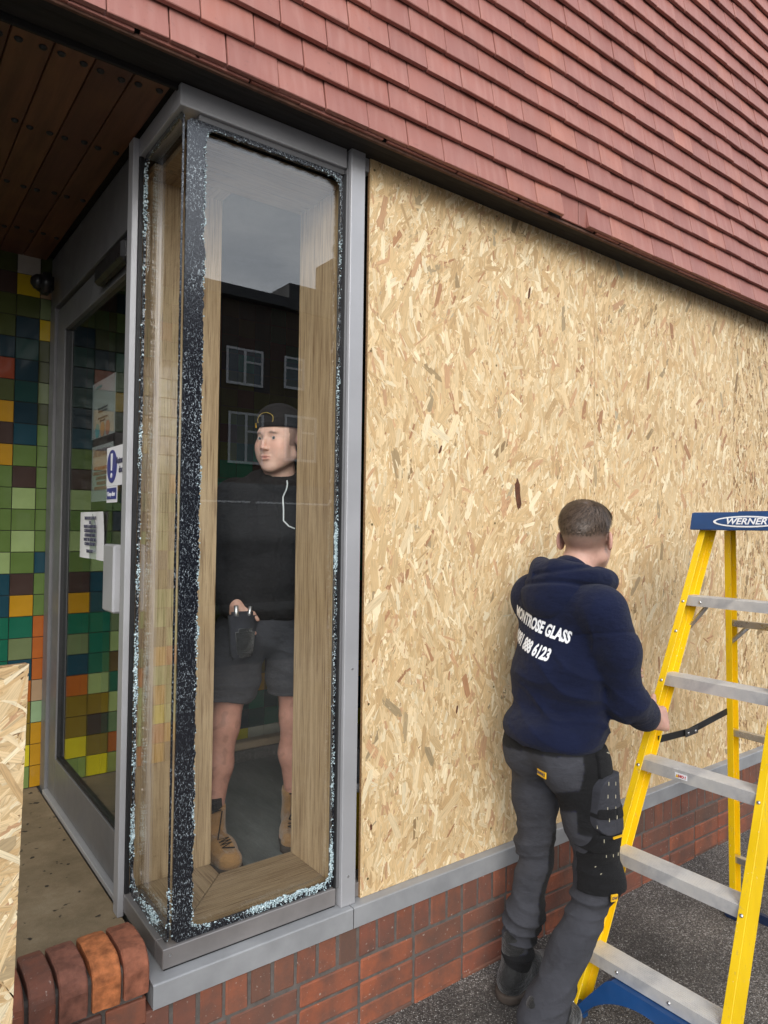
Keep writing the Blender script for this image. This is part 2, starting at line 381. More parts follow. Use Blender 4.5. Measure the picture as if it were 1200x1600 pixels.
def prism(poly, d, axis='y', off=0.):
    """extrude 2-D polygon (a,b) by d along an axis starting at off"""
    bm = bmesh.new()
    def P(a, b, c): return {'y': (a, c, b), 'x': (c, a, b), 'z': (a, b, c)}[axis]
    A = [bm.verts.new(P(a, b, off)) for a, b in poly]; B = [bm.verts.new(P(a, b, off + d)) for a, b in poly]
    bm.faces.new(A); bm.faces.new(B[::-1]); n = len(poly)
    for i in range(n): bm.faces.new((A[i], B[i], B[(i + 1) % n], A[(i + 1) % n]))
    return bm
def text_mesh(s, size, ext=.0006, bold=0., sx=1., align='CENTER'):
    cu = bpy.data.curves.new('t', 'FONT'); cu.body = s; cu.size = size; cu.extrude = ext; cu.offset = bold
    cu.align_x = align; cu.align_y = 'CENTER'; cu.resolution_u = 3
    o = bpy.data.objects.new('t', cu); COL.objects.link(o)
    dg = bpy.context.evaluated_depsgraph_get(); me = bpy.data.meshes.new_from_object(o.evaluated_get(dg))
    bpy.data.objects.remove(o); bpy.data.curves.remove(cu)
    me.transform(Matrix.Diagonal((sx, 1, 1, 1))); me.materials.clear(); return me
def text(name, s, size, M4, mat, parent=None, **k):
    me = text_mesh(s, size, **{a: k.pop(a) for a in list(k) if a in ('ext', 'bold', 'sx', 'align')})
    me.materials.append(mat); o = obj(name, me, parent, **k); o.matrix_local = M4; return o
def frame(origin, xa, ya):
    x = Vector(xa).normalized(); z = x.cross(Vector(ya)).normalized(); y = z.cross(x)
    m = Matrix((x, y, z)).transposed().to_4x4(); m.translation = Vector(origin); return m

#@@STRUCTURE
# ------------------------------------------------------------------ ground and floors
def sheet(name, x0, x1, y0, y1, z, mat, **k):
    return obj(name, mesh_np(name, [(x0, y0, z), (x1, y0, z), (x1, y1, z), (x0, y1, z)], [(0, 1, 2, 3)], mat), **k)
sheet('ground', -60, 60, -60, 60, -.012, simple('far_ground', (.08, .08, .08), .9), kind='structure')
sheet('pavement', -8, 14, -5.5, .3, 0, MT['asphalt'], kind='structure')
sheet('road', -40, 40, -14, -5.5, -.004, simple('road_asphalt', (.05, .05, .05), .85, 0, .2, 20), kind='structure')
box('porch_floor', -1.6, .6815, .10, 1.75, .05, .392, MT['concrete'], bev=.004, kind='structure')
box('interior_floor', .70, 4.6, .02, 1.75, .05, .390, MT['vinyl'], kind='structure', bev=0)
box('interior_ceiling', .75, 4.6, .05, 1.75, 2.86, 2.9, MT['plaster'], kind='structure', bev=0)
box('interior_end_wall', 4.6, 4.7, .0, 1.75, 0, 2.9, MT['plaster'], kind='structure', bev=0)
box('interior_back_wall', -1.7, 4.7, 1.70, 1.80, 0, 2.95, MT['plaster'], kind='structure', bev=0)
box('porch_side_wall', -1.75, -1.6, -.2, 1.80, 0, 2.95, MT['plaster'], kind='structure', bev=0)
# loose grit on the pavement and against the plinth
def grit(n, x0, x1, y0, y1, z, smin, smax, seed):
    r = np.random.RandomState(seed); V = []; Fc = []
    for i in range(n):
        x, y = r.uniform(x0, x1), y1 - (y1 - y0) * r.rand() ** 1.5
        s = r.uniform(smin, smax); c = np.array([x, y, z + s * .4])
        tet = r.normal(size=(4, 3)); tet /= np.linalg.norm(tet, axis=1)[:, None]; tet[:, 2] *= .6
        b = len(V); V += list(c + tet * s); Fc += [(b, b + 1, b + 2), (b, b + 2, b + 3), (b, b + 3, b + 1), (b + 1, b + 3, b + 2)]
    return mesh_np('grit', V, np.array(Fc))
g = grit(9000, 1.0, 4.5, -1.3, -.03, 0, .0012, .0042, 3); g.materials.append(simple('pale_grit', (.50, .48, .45), .8, 0, .5, 300))
obj('loose_grit', g, label='pale loose grit scattered over the pavement by the brick plinth', cat='grit', kind='stuff')

# ------------------------------------------------------------------ hanging tiles
TW, TG, TH = .1555, .0935, .0145
tw = thing('tiled_upper_wall', 'upper wall hung with overlapping reddish clay tiles above the boarded window', 'tiled wall', (0, 0, 0), (0, math.radians(.43), 0))
zb = 2.851
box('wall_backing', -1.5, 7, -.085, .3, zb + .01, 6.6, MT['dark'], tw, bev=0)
def tile_mesh(seed):
    r = random.Random(seed); w = TW - .0034; h = .125
    bm = bm_box(-w / 2, w / 2, -TH / 2, TH / 2, 0, h, .0018)
    for v in bm.verts:
        t = v.co.z / h; v.co.y += .0022 * math.sin((v.co.x / w + .5) * PI) * (1 - t) * r.choice((1, -1)) + r.uniform(-.0006, .0006)
        if t < .2: v.co.z += r.uniform(-.001, .001)
    return bm_mesh('tile', bm, MT['rooftile'])
tmeshes = [tile_mesh(i) for i in range(6)]
cand = []
MISS = 11
rt = random.Random(5)
for r in range(24):
    off = .422 + (TW / 2 if r % 2 else 0) + rt.uniform(-.004, .004)
    for c in range(-12, 36):
        x = off + TW * (c + .5)
        if x > 6.2 or x < -1.3: continue
        z = zb + TG * r + rt.uniform(-.0012, .0012)
        if r == 0 and c == MISS: continue
        tilt = math.atan2(TH * 1.35, TG) + rt.uniform(-.012, .012)
        y = -.145 + TH * .5 + rt.uniform(-.0015, .0015)
        u, v, d = proj((x, y, z + .05))
        vis = d > .3 and -60 < u < 1260 and -40 < v
        cand.append((0 if vis else 1, d, x, y, z, tilt, rt.uniform(-.006, .006), rt.uniform(-.012, .012)))
# underlayer showing where a tile has dropped out of the lowest course
for k, dx in enumerate((-.03, .075)):
    x = .422 + TW * (MISS + .5) + dx + .01
    o = box('under_tile', x - .05, x + .05, -.1265, -.117, zb - .001, zb + .10, MT['rooftile'], tw)
cand.sort()
def place_tile(me, x, y, z, tilt, roll, yaw): return Matrix.Translation((x, y, z)) @ Euler((-tilt, roll, yaw)).to_matrix().to_4x4()
for i, cd in enumerate(cand[:296]):
    o = obj('tile', tmeshes[i % 6], tw); o.matrix_local = place_tile(None, *cd[2:])
bm = bmesh.new()
for i, cd in enumerate(cand[296:]):
    t = tmeshes[i % 6].copy(); t.transform(place_tile(None, *cd[2:])); bm.from_mesh(t); bpy.data.meshes.remove(t)
obj('tile_field', bm_mesh('tile_field', bm, MT['rooftile']), tw, kind='stuff')
# doubled eaves course and dark underside of the overhang
for c in range(-10, 34):
    x = .422 + TW * c + rt.uniform(-.01, .01)
    box('eaves_tile', x - TW / 2 + .001, x + TW / 2 - .001, -.128, -.117, zb - .006 + rt.uniform(-.002, .002), zb + .05, MT['rooftile'], tw, bev=.001) if c >= -2 and x < 5 and abs(c - MISS - .5) > 1 else None
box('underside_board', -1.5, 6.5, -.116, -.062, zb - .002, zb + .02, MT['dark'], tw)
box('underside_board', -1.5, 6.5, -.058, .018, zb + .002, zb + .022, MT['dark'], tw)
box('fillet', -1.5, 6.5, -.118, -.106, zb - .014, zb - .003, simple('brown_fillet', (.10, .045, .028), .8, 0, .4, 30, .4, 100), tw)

# ------------------------------------------------------------------ soffit of planks
sf = thing('timber_soffit', 'dark red stained plank soffit with bolt heads over the porch', 'soffit', (0, 0, 2.845))
bolt = bm_mesh('bolt', lathe([(.0105, 0), (.0105, -.003), (.007, -.007), (.003, -.0085)], 10), MT['gasket'])
for i in range(20):
    x1 = .6685 - .1 * i; x0 = x1 - .097
    o = box('plank', x0, x1, .03 + .004 * (i % 3), 1.70, 0, .02, MT['soffit'], sf, bev=.002)
    if i < 7:
        for yy in (.085, .50, .93, 1.36):
            for xx in (-.028, .028):
                b_ = obj('bolt', bolt, o); b_.location = (xx, yy - .865 + rt.uniform(-.01, .01), -.0095)
box('edge_batten', -1.5, .69, .019, .030, -.012, .02, MT['dark'], sf)
box('soffit_backing', -1.6, .9, .02, 1.75, .024, .06, MT['dark'], sf, bev=0)

# ------------------------------------------------------------------ brick plinth
def brick_mesh(lx, ly, lz, seed, name='brick'):
    r = random.Random(seed); bm = bm_box(-lx / 2, lx / 2, -ly / 2, ly / 2, -lz / 2, lz / 2, .004)
    for v in bm.verts: v.co += Vector((r.uniform(-1, 1), r.uniform(-1, 1), r.uniform(-1, 1))) * .0013
    return bm_mesh(name, bm, MT['brick'])
pl = thing('brick_plinth', 'low red brick plinth with an upright top course below the grey metal sill', 'brick wall')
box('mortar_bed', .635, 6.3, -.0265, .10, -.02, .338, MT['mortar'], pl, bev=0)
sol = [brick_mesh(.0655, .06, .1000, i) for i in range(5)]; strm = [brick_mesh(.2150, .06, .0655, 10 + i) for i in range(5)]
x = 1.221 - .076 * 7 - .033
k = 0
while x < 6.2:
    if x > .64:
        o = obj('brick', sol[k % 5], pl); o.location = (x - .0, -.001 + rt.uniform(-.002, .0015), .288 + rt.uniform(-.001, .001)); o.rotation_euler = (0, rt.uniform(-.01, .01), 0)
    x += .0762; k += 1
for r_, zc in enumerate((.194, .119, .044, -.02)):
    x = .66 + (.1125 if r_ % 2 == 0 else .04) - .07
    while x < 6.2:
        o = obj('brick', strm[k % 5], pl); k += 1; yy = -.001 + rt.uniform(-.003, .002)
        xc = max(x, .642 + .1075); o.location = (xc, yy, zc + rt.uniform(-.001, .001)); o.rotation_euler = (0, rt.uniform(-.006, .006), rt.uniform(-.004, .004))
        x = xc + .225

# bullnose step at the porch
cb = thing('bullnose_step', 'rounded red brick-on-edge step in front of the porch floor, one brick bright orange', 'brick step')
box('mortar_core', -1.6, .628, -.020, .135, -.02, .470, MT['mortar'], cb, bev=.01)
def bull_mesh(w, seed):
    r = random.Random(seed); pts = [(-.035, .392)]; R = .055
    pts.append((-.035, .452))
    for a in range(0, 91, 15):
        t = math.radians(a); pts.append((-.035 + R - R * math.cos(t), .452 + R * .95 * math.sin(t)))
    pts += [(.10, .5045), (.142, .495), (.146, .40), (.02, .39)]
    bm = bmesh.new(); n = len(pts); secs = [(-w / 2, .003), (-w / 2 + .004, 0), (-w / 6, 0), (w / 6, 0), (w / 2 - .004, 0), (w / 2, .003)]; rings = []
    for xs, ins in secs:
        cy, cz = .05, .44
        rings.append([bm.verts.new((xs, y - math.copysign(ins, y - cy) + r.uniform(-.0011, .0011), z - math.copysign(ins, z - cz) + r.uniform(-.0011, .0011))) for y, z in pts])
    for a, b in zip(rings, rings[1:]):
        for i in range(n): bm.faces.new((a[i], a[(i + 1) % n], b[(i + 1) % n], b[i]))
    bm.faces.new(rings[0]); bm.faces.new(rings[-1][::-1]); return bm_mesh('bullnose_brick', bm, MT['brick'])
xs = [(.568, .632, 0), (.491, .560, 1), (.414, .480, 0), (.347, .405, 0)] + [(.347 - .076 * (i + 1), .347 - .076 * (i + 1) + .065, 0) for i in range(24)]
for i, (a, b, org) in enumerate(xs):
    me = bull_mesh(b - a, i % 7 if i > 3 else 30 + i)
    if not org and i in (0, 2): me.materials.clear(); me.materials.append(simple('weathered_orange_brick', (.27, .095, .052) if i == 0 else (.22, .085, .055), .88, 0, .42, 30, .9, 70))
    if org: me.materials.clear(); me.materials.append(MT['brick_orange'])
    o = obj('bullnose_brick', me, cb, label='bright orange spalled bullnose brick' if org else None); o.location = ((a + b) / 2, 0, 0)
for r_, zc in enumerate((.345, .27, .195, .12, .045)):
    x = .628 - .1075 + (0 if r_ % 2 == 0 else .0)
    first = True
    if r_ % 2 == 0:
        o = obj('brick', sol[0].copy(), cb); o.data.transform(Matrix.Scale(.655, 4, (0, 0, 1)) @ Matrix.Scale(1.55, 4, (1, 0, 0))); o.location = (.628 - .051, -.001, zc); x = .628 - .102 - .01 - .1075
    while x > -1.5:
        o = obj('brick', strm[k % 5], cb); k += 1; o.location = (x, -.001 + rt.uniform(-.002, .002), zc); x -= .225

# metal sill pieces
def sill_piece(x0, x1, label):
    prof = [(-.038, .341), (-.038, .403), (-.034, .4055), (.16, .4085), (.16, .400), (-.032, .398), (-.034, .341)]
    bm = prism(prof, x1 - x0, 'x', x0); bmesh.ops.bevel(bm, geom=[e for e in bm.edges], offset=.0008, segments=1, affect='EDGES')
    end = bm_box(x0, x0 + .002, -.036, .03, .343, .3995, 0, 1, bm)
    o = obj('metal_sill', bm_mesh('metal_sill', bm, MT['galv']), label=label, cat='window sill', group='grey metal sill lengths on the brick plinth'); return o
sill_piece(.642, 1.278, 'short dull grey metal sill length under the corner window')
sill_piece(1.281, 2.772, 'grey metal sill length under the first boards, behind the man in navy')
sill_piece(2.775, 4.26, 'far grey metal sill length seen between the ladder legs')
sill_piece(4.263, 6.2, 'farthest grey metal sill length beyond the ladder')

# ------------------------------------------------------------------ glazed mosaic wall
tz0 = .3925; P_ = .0985; ROWS = 25; topz = 2.858
COLA = 'oesyoosoggggggNggRRRemkAAmg'; COLA = 'o e s y o o s o g g g g g g N g g R R R e m A A A m'.split()
COLB = 'w y O n d n d n N g b L g L g b A t s N R k k Y G R'.split()
COLC = 'o b O O n r O A b A g g g g L N N t t t L k b k Y b'.split()
COLD = 'O n g o t g y o b g A g n s g t g s L b t L s R s R'.split()
wl = thing('mosaic_porch_wall', 'end wall of the porch covered in glazed square tiles of mixed greens, yellows and oranges', 'tiled wall')
box('grout_bed', -1.6, .70, 1.682, 1.70, .392, 2.86, MT['grout'], wl, bev=0)
mt_full = {}
def mtile(key, w, h):
    kk = (key, round(w, 4), round(h, 4))
    if kk not in mt_full:
        mt_full[kk] = bm_mesh('tile', bm_box(-w / 2, w / 2, -.004, .004, -h / 2, h / 2, .0012), TM[key])
    return mt_full[kk]
edges = [.700, .646]; 
while edges[-1] > -1.5: edges.append(edges[-1] - P_)
pal = list('oOgGLsoOgGsnNtAybmRLg')
stuffbm = {}
rw = random.Random(11)
for r in range(26):
    z1 = topz - P_ * r; z0 = max(z1 - P_, .3935)
    if z1 - z0 < .01: continue
    for c in range(len(edges) - 1):
        x1, x0 = edges[c], edges[c + 1]
        key = [COLA, COLB, COLC, COLD][c][r] if c < 4 else rw.choice(pal if r < 19 else list('kAYRbLsgAG'))
        w, h = x1 - x0 - .003, z1 - z0 - .003
        if c < 10:
            o = obj('tile', mtile(key, w, h), wl); o.location = ((x0 + x1) / 2, 1.680 + rw.uniform(-.0006, .0006), (z0 + z1) / 2); o.rotation_euler = (rw.uniform(-.004, .004), 0, rw.uniform(-.004, .004))
        else:
            b_ = stuffbm.setdefault(key, bmesh.new()); bm_box(x0 + .0015, x1 - .0015, 1.676, 1.684, z0 + .0015, z1 - .0015, 0, 1, b_)
def join_stuff(name, d, parent):
    bm = bmesh.new(); me = bpy.data.meshes.new(name)
    for i, (key, b_) in enumerate(d.items()):
        for f in b_.faces: f.material_index = i
        t = bpy.data.meshes.new('t'); b_.to_mesh(t); b_.free(); bm.from_mesh(t); bpy.data.meshes.remove(t)
    bm.to_mesh(me); bm.free()
    for key in d: me.materials.append(TM[key])
    obj(name, me, parent, kind='stuff')
join_stuff('tile_field', stuffbm, wl)
wi = thing('mosaic_interior_wall', 'dim mosaic tiled wall inside the shop behind the capped man', 'tiled wall')
box('grout_bed', .74, 4.6, 1.682, 1.70, .392, 2.86, MT['grout'], wi, bev=0)
stuffbm = {}
for r in range(25):
    z0 = .3935 + P_ * r; z1 = z0 + P_
    x = .76; c = 0
    while x < 4.5:
        key = rw.choice('YcGk') if r == 0 else rw.choice('dntNdt') if r < 3 else rw.choice('kbAk') if r < 6 else rw.choice('nodOtb')
        if r == 0 and 1.70 < x < 1.79: key = 'c'
        if r == 0 and 1.60 < x < 1.70: key = 'Y'
        if r < 14 and .9 < x < 2.7:
            o = obj('tile', mtile(key, P_ - .003, P_ - .003), wi); o.location = (x + P_ / 2, 1.68, (z0 + z1) / 2)
        else:
            b_ = stuffbm.setdefault(key, bmesh.new()); bm_box(x + .0015, x + P_ - .0015, 1.676, 1.684, z0 + .0015, z1 - .0015, 0, 1, b_)
        x += P_; c += 1
join_stuff('tile_field', stuffbm, wi)

# ------------------------------------------------------------------ corner window
cw = thing('corner_window', 'grey aluminium corner window with shattered black-edged glass and oak lining', 'window')
A = MT['alu']; B_ = MT['base_alu']
box('header', .682, 1.2365, .000, .060, 2.782, 2.8445, A, cw)
box('header', .682, .742, .0605, .36, 2.786, 2.8445, A, cw)
box('inner_bead', .742, 1.2365, .012, .05, 2.764, 2.7818, MT['alu_dark'], cw)
box('base_frame', .680, 1.2365, .003, .060, .4105, .464, B_, cw, bev=.002)
box('base_frame', .680, .740, .0605, .358, .4105, .464, B_, cw, bev=.002)
box('rubber_seal', .684, 1.235, .006, .30, .4035, .4103, MT['gasket'], cw, bev=0)
box('mullion_bead', 1.2368, 1.2447, -.002, .05, .4650, 2.78, MT['alu_dark'], cw)  # side reveal of the mullion, its shade put into the darker grey
box('mullion', 1.245, 1.300, -.016, .06, .4065, 2.846, A, cw, bev=.002)
box('back_post', .664, .6835, .360, .408, .393, 2.844, A, cw, bev=.002)
box('seal_strip', 1.2305, 1.2365, .004, .02, .4645, 2.764, MT['gasket'], cw, bev=0)
box('seal_strip', .6840, .6955, .352, .366, .4645, 2.785, MT['gasket'], cw, bev=0)
box('head_piece', 1.3005, 1.34, .004, .05, 2.800, 2.845, A, cw)
box('foot_piece', 1.3005, 1.335, .008, .05, .409, .455, B_, cw)
rv = bm_mesh('screw', lathe([(.004, 0), (.0035, .0015), (.001, .0022)], 8), MT['steel'])
for x, z in ((1.27, .50), (1.275, 1.16), (.70, .444)):
    o = obj('screw', rv, cw); o.location = (x, -.0162 if x > 1 else .0028, z); o.rotation_euler = (PI / 2, 0, 0)
# oak lining: sills with a mitre, jambs, head
def poly_slab(name, poly, z0, z1, mat):
    bm = prism(poly, z1 - z0, 'z', z0); bmesh.ops.bevel(bm, geom=list(bm.edges), offset=.0012, segments=1, affect='EDGES'); return obj(name, bm_mesh(name, bm, mat), cw)
poly_slab('oak_sill', [(.742, .062), (1.285, .062), (1.285, .325), (.985, .325)], .437, .4545, MT['oak_x'])
poly_slab('oak_sill', [(.740, .064), (.983, .327), (.983, .408), (.740, .408)], .437, .4542, MT['oak_y'])
box('oak_jamb', 1.252, 1.285, .056, .322, .455, 2.765, MT['oak_z'], cw)
box('oak_jamb', .712, .985, .401, .432, .4549, 2.765, MT['oak_z'], cw)
box('oak_head', .744, 1.2515, .062, .322, 2.745, 2.7635, MT['oak_x'], cw)
box('oak_head', .720, .983, .323, .4005, 2.745, 2.7635, MT['oak_y'], cw)
box('oak_trim', 1.2395, 1.2515, .045, .061, .465, 2.76, MT['oak_z'], cw)
# black-edged outer glass remnants
def ring_mesh(name, x0, x1, z0, z1, ix0, ix1, iz0, iz1, rad, y0, y1, seed, plane='y', jag=.004, step=.006):
    """rectangular ring with a rounded, jagged hole; returns mesh and hole outline"""
    r = random.Random(seed); hole = []
    def seg(a, b):
        n = max(2, int(math.dist(a, b) / step))
        for i in range(n):
            t = i / n; hole.append((a[0] + (b[0] - a[0]) * t, a[1] + (b[1] - a[1]) * t))
    def arc(cx, cz, a0, R=rad):
        for i in range(7):
            a = math.radians(a0 + 90 * i / 7); hole.append((cx + R * math.cos(a), cz + R * math.sin(a)))
    seg((ix0 + rad, iz0), (ix1 - rad, iz0)); arc(ix1 - rad, iz0 + rad, -90); seg((ix1, iz0 + rad), (ix1, iz1 - rad)); arc(ix1 - rad, iz1 - rad, 0)
    seg((ix1 - rad, iz1), (ix0 + rad, iz1)); arc(ix0 + rad, iz1 - rad, 90); seg((ix0, iz1 - rad), (ix0, iz0 + rad)); arc(ix0 + rad, iz0 + rad, 180)
    cx, cz = (ix0 + ix1) / 2, (iz0 + iz1) / 2
    H = []
    for i, (a, b) in enumerate(hole):
        q = mnoise.noise((a * 40, b * 40, seed)) * jag * 1.2 + r.uniform(-jag, jag) * .6
        dx = 1 if a < ix0 + rad * .7 else -1 if a > ix1 - rad * .7 else 0; dz = 1 if b < iz0 + rad * .7 else -1 if b > iz1 - rad * .7 else 0
        H.append((a + dx * q, b + dz * q))
    bm = bmesh.new(); n = len(H)
    def outer(a, b):
        # project to the outer rectangle, side by side
        da = min(abs(a - ix0), abs(a - ix1)); db = min(abs(b - iz0), abs(b - iz1))
        if da <= db: return (x0 if abs(a - ix0) < abs(a - ix1) else x1, min(max(z0 + (z1 - z0) * (b - iz0) / (iz1 - iz0), z0), z1))
        return (min(max(x0 + (x1 - x0) * (a - ix0) / (ix1 - ix0), x0), x1), z0 if abs(b - iz0) < abs(b - iz1) else z1)
    def P(a, b, c): return (a, c, b) if plane == 'y' else (c, a, b)
    rings = []
    for c in (y0, y1):
        rings.append(([bm.verts.new(P(a, b, c)) for a, b in H], [bm.verts.new(P(*outer(a, b), c)) for a, b in H]))
    for i in range(n):
        j = (i + 1) % n
        bm.faces.new((rings[0][0][i], rings[0][0][j], rings[0][1][j], rings[0][1][i]))
        bm.faces.new((rings[1][0][j], rings[1][0][i], rings[1][1][i], rings[1][1][j]))
        bm.faces.new((rings[0][0][j], rings[0][0][i], rings[1][0][i], rings[1][0][j]))
        bm.faces.new((rings[0][1][i], rings[0][1][j], rings[1][1][j], rings[1][1][i]))
    bmesh.ops.remove_doubles(bm, verts=bm.verts, dist=1e-6)
    return bm_mesh(name, bm, MT['crackband']), H
GX0, GX1, GZ0, GZ1 = .7075, 1.2355, .4655, 2.764
me, H1 = ring_mesh('glass_edge_band', GX0, GX1, GZ0, GZ1, .764, 1.2245, .485, 2.750, .035, .0125, .0185, 2)
obj('glass_edge_band', me, cw, label='black band of shattered glass framing the front pane')
me, H2 = ring_mesh('glass_edge_band', .020, .350, GZ0, 2.785, .0215, .336, .500, 2.768, .040, .6965, .7025, 3, 'x', jag=.003)
obj('glass_edge_band', me, cw, label='shattered edge of the side pane')
# glass panes
box('glass_pane', .7415, 1.2355, .0310, .0350, .4645, 2.7635, MT['glass'], cw, bev=0)
box('glass_pane', .7125, .7165, .0365, .357, .4645, 2.7855, MT['glass'], cw, bev=0)
box('spacer_bar', .7180, 1.2340, .0362, .0440, .4647, .472, MT['gasket'], cw, bev=0)
# crushed beads clinging round the hole
def beads(outline, n, plane, c0, c1, wfun, smin, smax, seed):
    r = np.random.RandomState(seed); V = []; Fc = []; H = np.array(outline); m = len(H)
    cnt = 0
    while cnt < n:
        i = r.randint(m); a = H[i]; b = H[(i + 1) % m]
        if np.hypot(*(b - a)) > .03: continue
        dens, width = wfun(a)
        if r.rand() > dens * max(.06, .15 + 2.6 * mnoise.noise((a[0] * 7, a[1] * 7, seed))): 
            continue
        p = a + (b - a) * r.rand(); tdir = (b - a) / (np.hypot(*(b - a)) + 1e-9); nrm = np.array([-tdir[1], tdir[0]])
        off = -abs(r.normal()) * width + .002; p = p + nrm * off
        s = r.uniform(smin, smax) * (.6 + r.rand()); c = np.array([p[0], r.uniform(c0, c1), p[1]]) if plane == 'y' else np.array([r.uniform(c0, c1), p[0], p[1]])
        q = r.normal(size=(3, 3)); Q, _ = np.linalg.qr(q)
        bx = np.array([[x, y, z] for x in (-1, 1) for y in (-.7, .7) for z in (-1, 1)]) * s * .5 + r.normal(size=(8, 3)) * s * .10
        k0 = len(V); V += list(c + bx @ Q.T)
        Fc += [tuple(k0 + j for j in f) for f in ((0, 1, 3, 2), (4, 6, 7, 5), (0, 4, 5, 1), (2, 3, 7, 6), (0, 2, 6, 4), (1, 5, 7, 3))]
        cnt += 1
    return mesh_np('crushed_glass', V, np.array(Fc), MT['fragment'])
def wf1(a):
    if a[1] > 2.70: return .22, .003
    if a[0] < .80: return (.30 if a[1] < 1.5 else .16), .004
    if a[1] < .50: return 1.0, .008
    return (.75 if a[1] < 1.7 else .30), .004
obj('crushed_glass', beads(H1, 5200, 'y', .008, .020, wf1, .0009, .0030, 5), cw, kind='stuff')
obj('crushed_glass', beads(H2, 1900, 'x', .692, .704, lambda a: (1., .014) if a[1] < .62 else ((.28, .003) if a[0] > .2 else (.0, .002)), .0012, .0040, 6), cw, kind='stuff')

# ------------------------------------------------------------------ entrance door
dr = thing('entrance_door', 'grey aluminium glazed door in the shaded porch beside the corner window', 'door', (.68, .45, .392))
def dbox(name, y0, y1, z0, z1, mat, x0=.692, x1=.730, parent=dr, **k):
    o = box(name, x0 - .68, x1 - .68, y0 - .45, y1 - .45, z0 - .392, z1 - .392, mat, parent, **k); return o
AD = MT['alu_dark']
dbox('over_panel', .446, 1.66, 2.60, 2.843, AD, .690, .735)
dbox('frame_post', 1.575, 1.668, .393, 2.599, MT['alu_dark'], .690, .75)
dbox('threshold', .446, 1.574, .393, .412, MT['alu'], .682, .76)
dbox('stile', 1.43, 1.570, .415, 2.585, MT['alu_dark'], .702, .740); dbox('stile', .450, .525, .415, 2.585, MT['alu_dark'], .702, .740)
dbox('bottom_rail', .5255, 1.4295, .415, .585, MT['alu_dark'], .702, .740); dbox('top_rail', .5255, 1.4295, 2.470, 2.585, MT['alu_dark'], .702, .740)
dbox('glazing_gasket', .5255, 1.4295, .5855, .592, MT['gasket'], .708, .734, bev=0); dbox('glazing_gasket', 1.422, 1.4295, .5925, 2.4695, MT['gasket'], .708, .734, bev=0)
dbox('glass_pane', .5255, 1.4215, .5925, 2.4695, MT['door_glass'], .7200, .7230, bev=0)
dbox('handle', .455, .575, 1.325, 1.548, MT['alu'], .656, .688, bev=.006)
dbox('handle_mount', .49, .53, 1.36, 1.39, MT['alu'], .6885, .7015)
dbox('handle_mount', .49, .53, 1.48, 1.51, MT['alu'], .6885, .7015)
cl = dbox('closer', .46, .80, 2.485, 2.56, MT['black_plastic'], .662, .7015, bev=.012)
# sensor
sn = thing('door_sensor', 'small black motion sensor at the top corner of the porch', 'sensor', (.645, 1.50, 2.68))
o = obj('body', bm_mesh('body', bm_box(-.03, .03, -.045, .045, -.045, .04, .014, 3), MT['black_plastic'], True), sn); o.location = (-.012, 0, 0)
o = obj('hood', bm_mesh('hood', lathe([(.036, 0), (.032, .02), (.018, .034)], 16), MT['black_plastic'], True), sn); o.location = (-.035, 0, .0); o.rotation_euler = (0, -PI / 2, .2)

# notices on the door (face -X).  local x axis = -Y in world, y axis = up
def notice(name, label, cat, yl, yr, zt, zb_, x, lines, group=None, extra=None, curl=0.):
    """yl is the far (left in picture) edge, yr the near edge"""
    w = yl - yr; h = zt - zb_
    t = thing(name, label, cat, group=group); t.matrix_world = frame((x, (yl + yr) / 2, (zt + zb_) / 2), (0, -1, 0), (0, 0, 1))
    V = []; Fc = []; n = 8
    for i in range(n + 1):
        for j in range(n + 1):
            V.append((-w / 2 + w * i / n, -h / 2 + h * j / n, curl * (math.sin(i * 1.1) * .004 + (j / n) ** 3 * .006 * (i / n))))
    for i in range(n):
        for j in range(n): a = i * (n + 1) + j; Fc.append((a, a + n + 1, a + n + 2, a + 1))
    obj('sheet', mesh_np('sheet', V, Fc, MT['paper'], True), t)
    for (s, size, yy, xx, mat, bold, sx) in lines:
        text('lettering', s, size, Matrix.Translation((xx, yy, .0022 + curl * .006)), mat, t, bold=bold, sx=sx)
    if extra: extra(t, w, h)
    return t
BL = MT['ink']
notice('notice', 'white typed notice taped to the door glass left of the handle', 'notice', 1.150, .79, 1.660, 1.478, .7190,
       [('THIS DOOR IS OUT OF\nUSE', .017, .058, 0, BL, .0004, .95), ('PLEASE BE AWARE THAT\nCUSTOMERS MUST USE\nALTERNATIVE ENTRY\nWHILST WE AWAIT THE\nCONTRACTOR VISIT', .017, .0, 0, BL, .0004, .95), ('THANK YOU', .017, -.062, 0, BL, .0004, .95)], curl=1.)
def postx(t, w, h):
    for cx, cm in ((-.07, (.1, .35, .38)), (.0, (.5, .28, .15)), (.07, (.35, .16, .12))):
        o = obj('printed_dot', bm_mesh('printed_dot', lathe([(.028, 0), (.028, .0006)], 20), simple('dot_print', cm, .6)), t); o.location = (cx, -.082, .002)
notice('poster', 'pale poster with coloured dots high on the door glass', 'poster', 1.03, .715, 2.165, 1.945, .7255, [('welcome', .022, .088, -.06, simple('teal_ink', (.05, .3, .3), .6), .0, 1.), ('Please ask inside for details\nof how to join our classes', .012, -.005, 0, BL, 0, 1.), ('Call or scan to find out more\nOpen every day', .011, -.042, 0, BL, 0, 1.)], extra=postx)
notice('poster', 'faded ATTENTION notice seen through the door glass below the pale poster', 'poster', 1.02, .73, 1.915, 1.70, .7255, [('ATTENTION', .038, .078, 0, simple('grey_ink', (.2, .17, .2), .6), .001, 1.), ('THE LOCKS HAVE BEEN\nCHANGED PLEASE DO NOT\nATTEMPT ENTRY\nMUST NOT BE\nREMOVED FROM SITE', .019, -.02, 0, simple('red_grey_ink', (.3, .12, .1), .6), .0, 1.)])
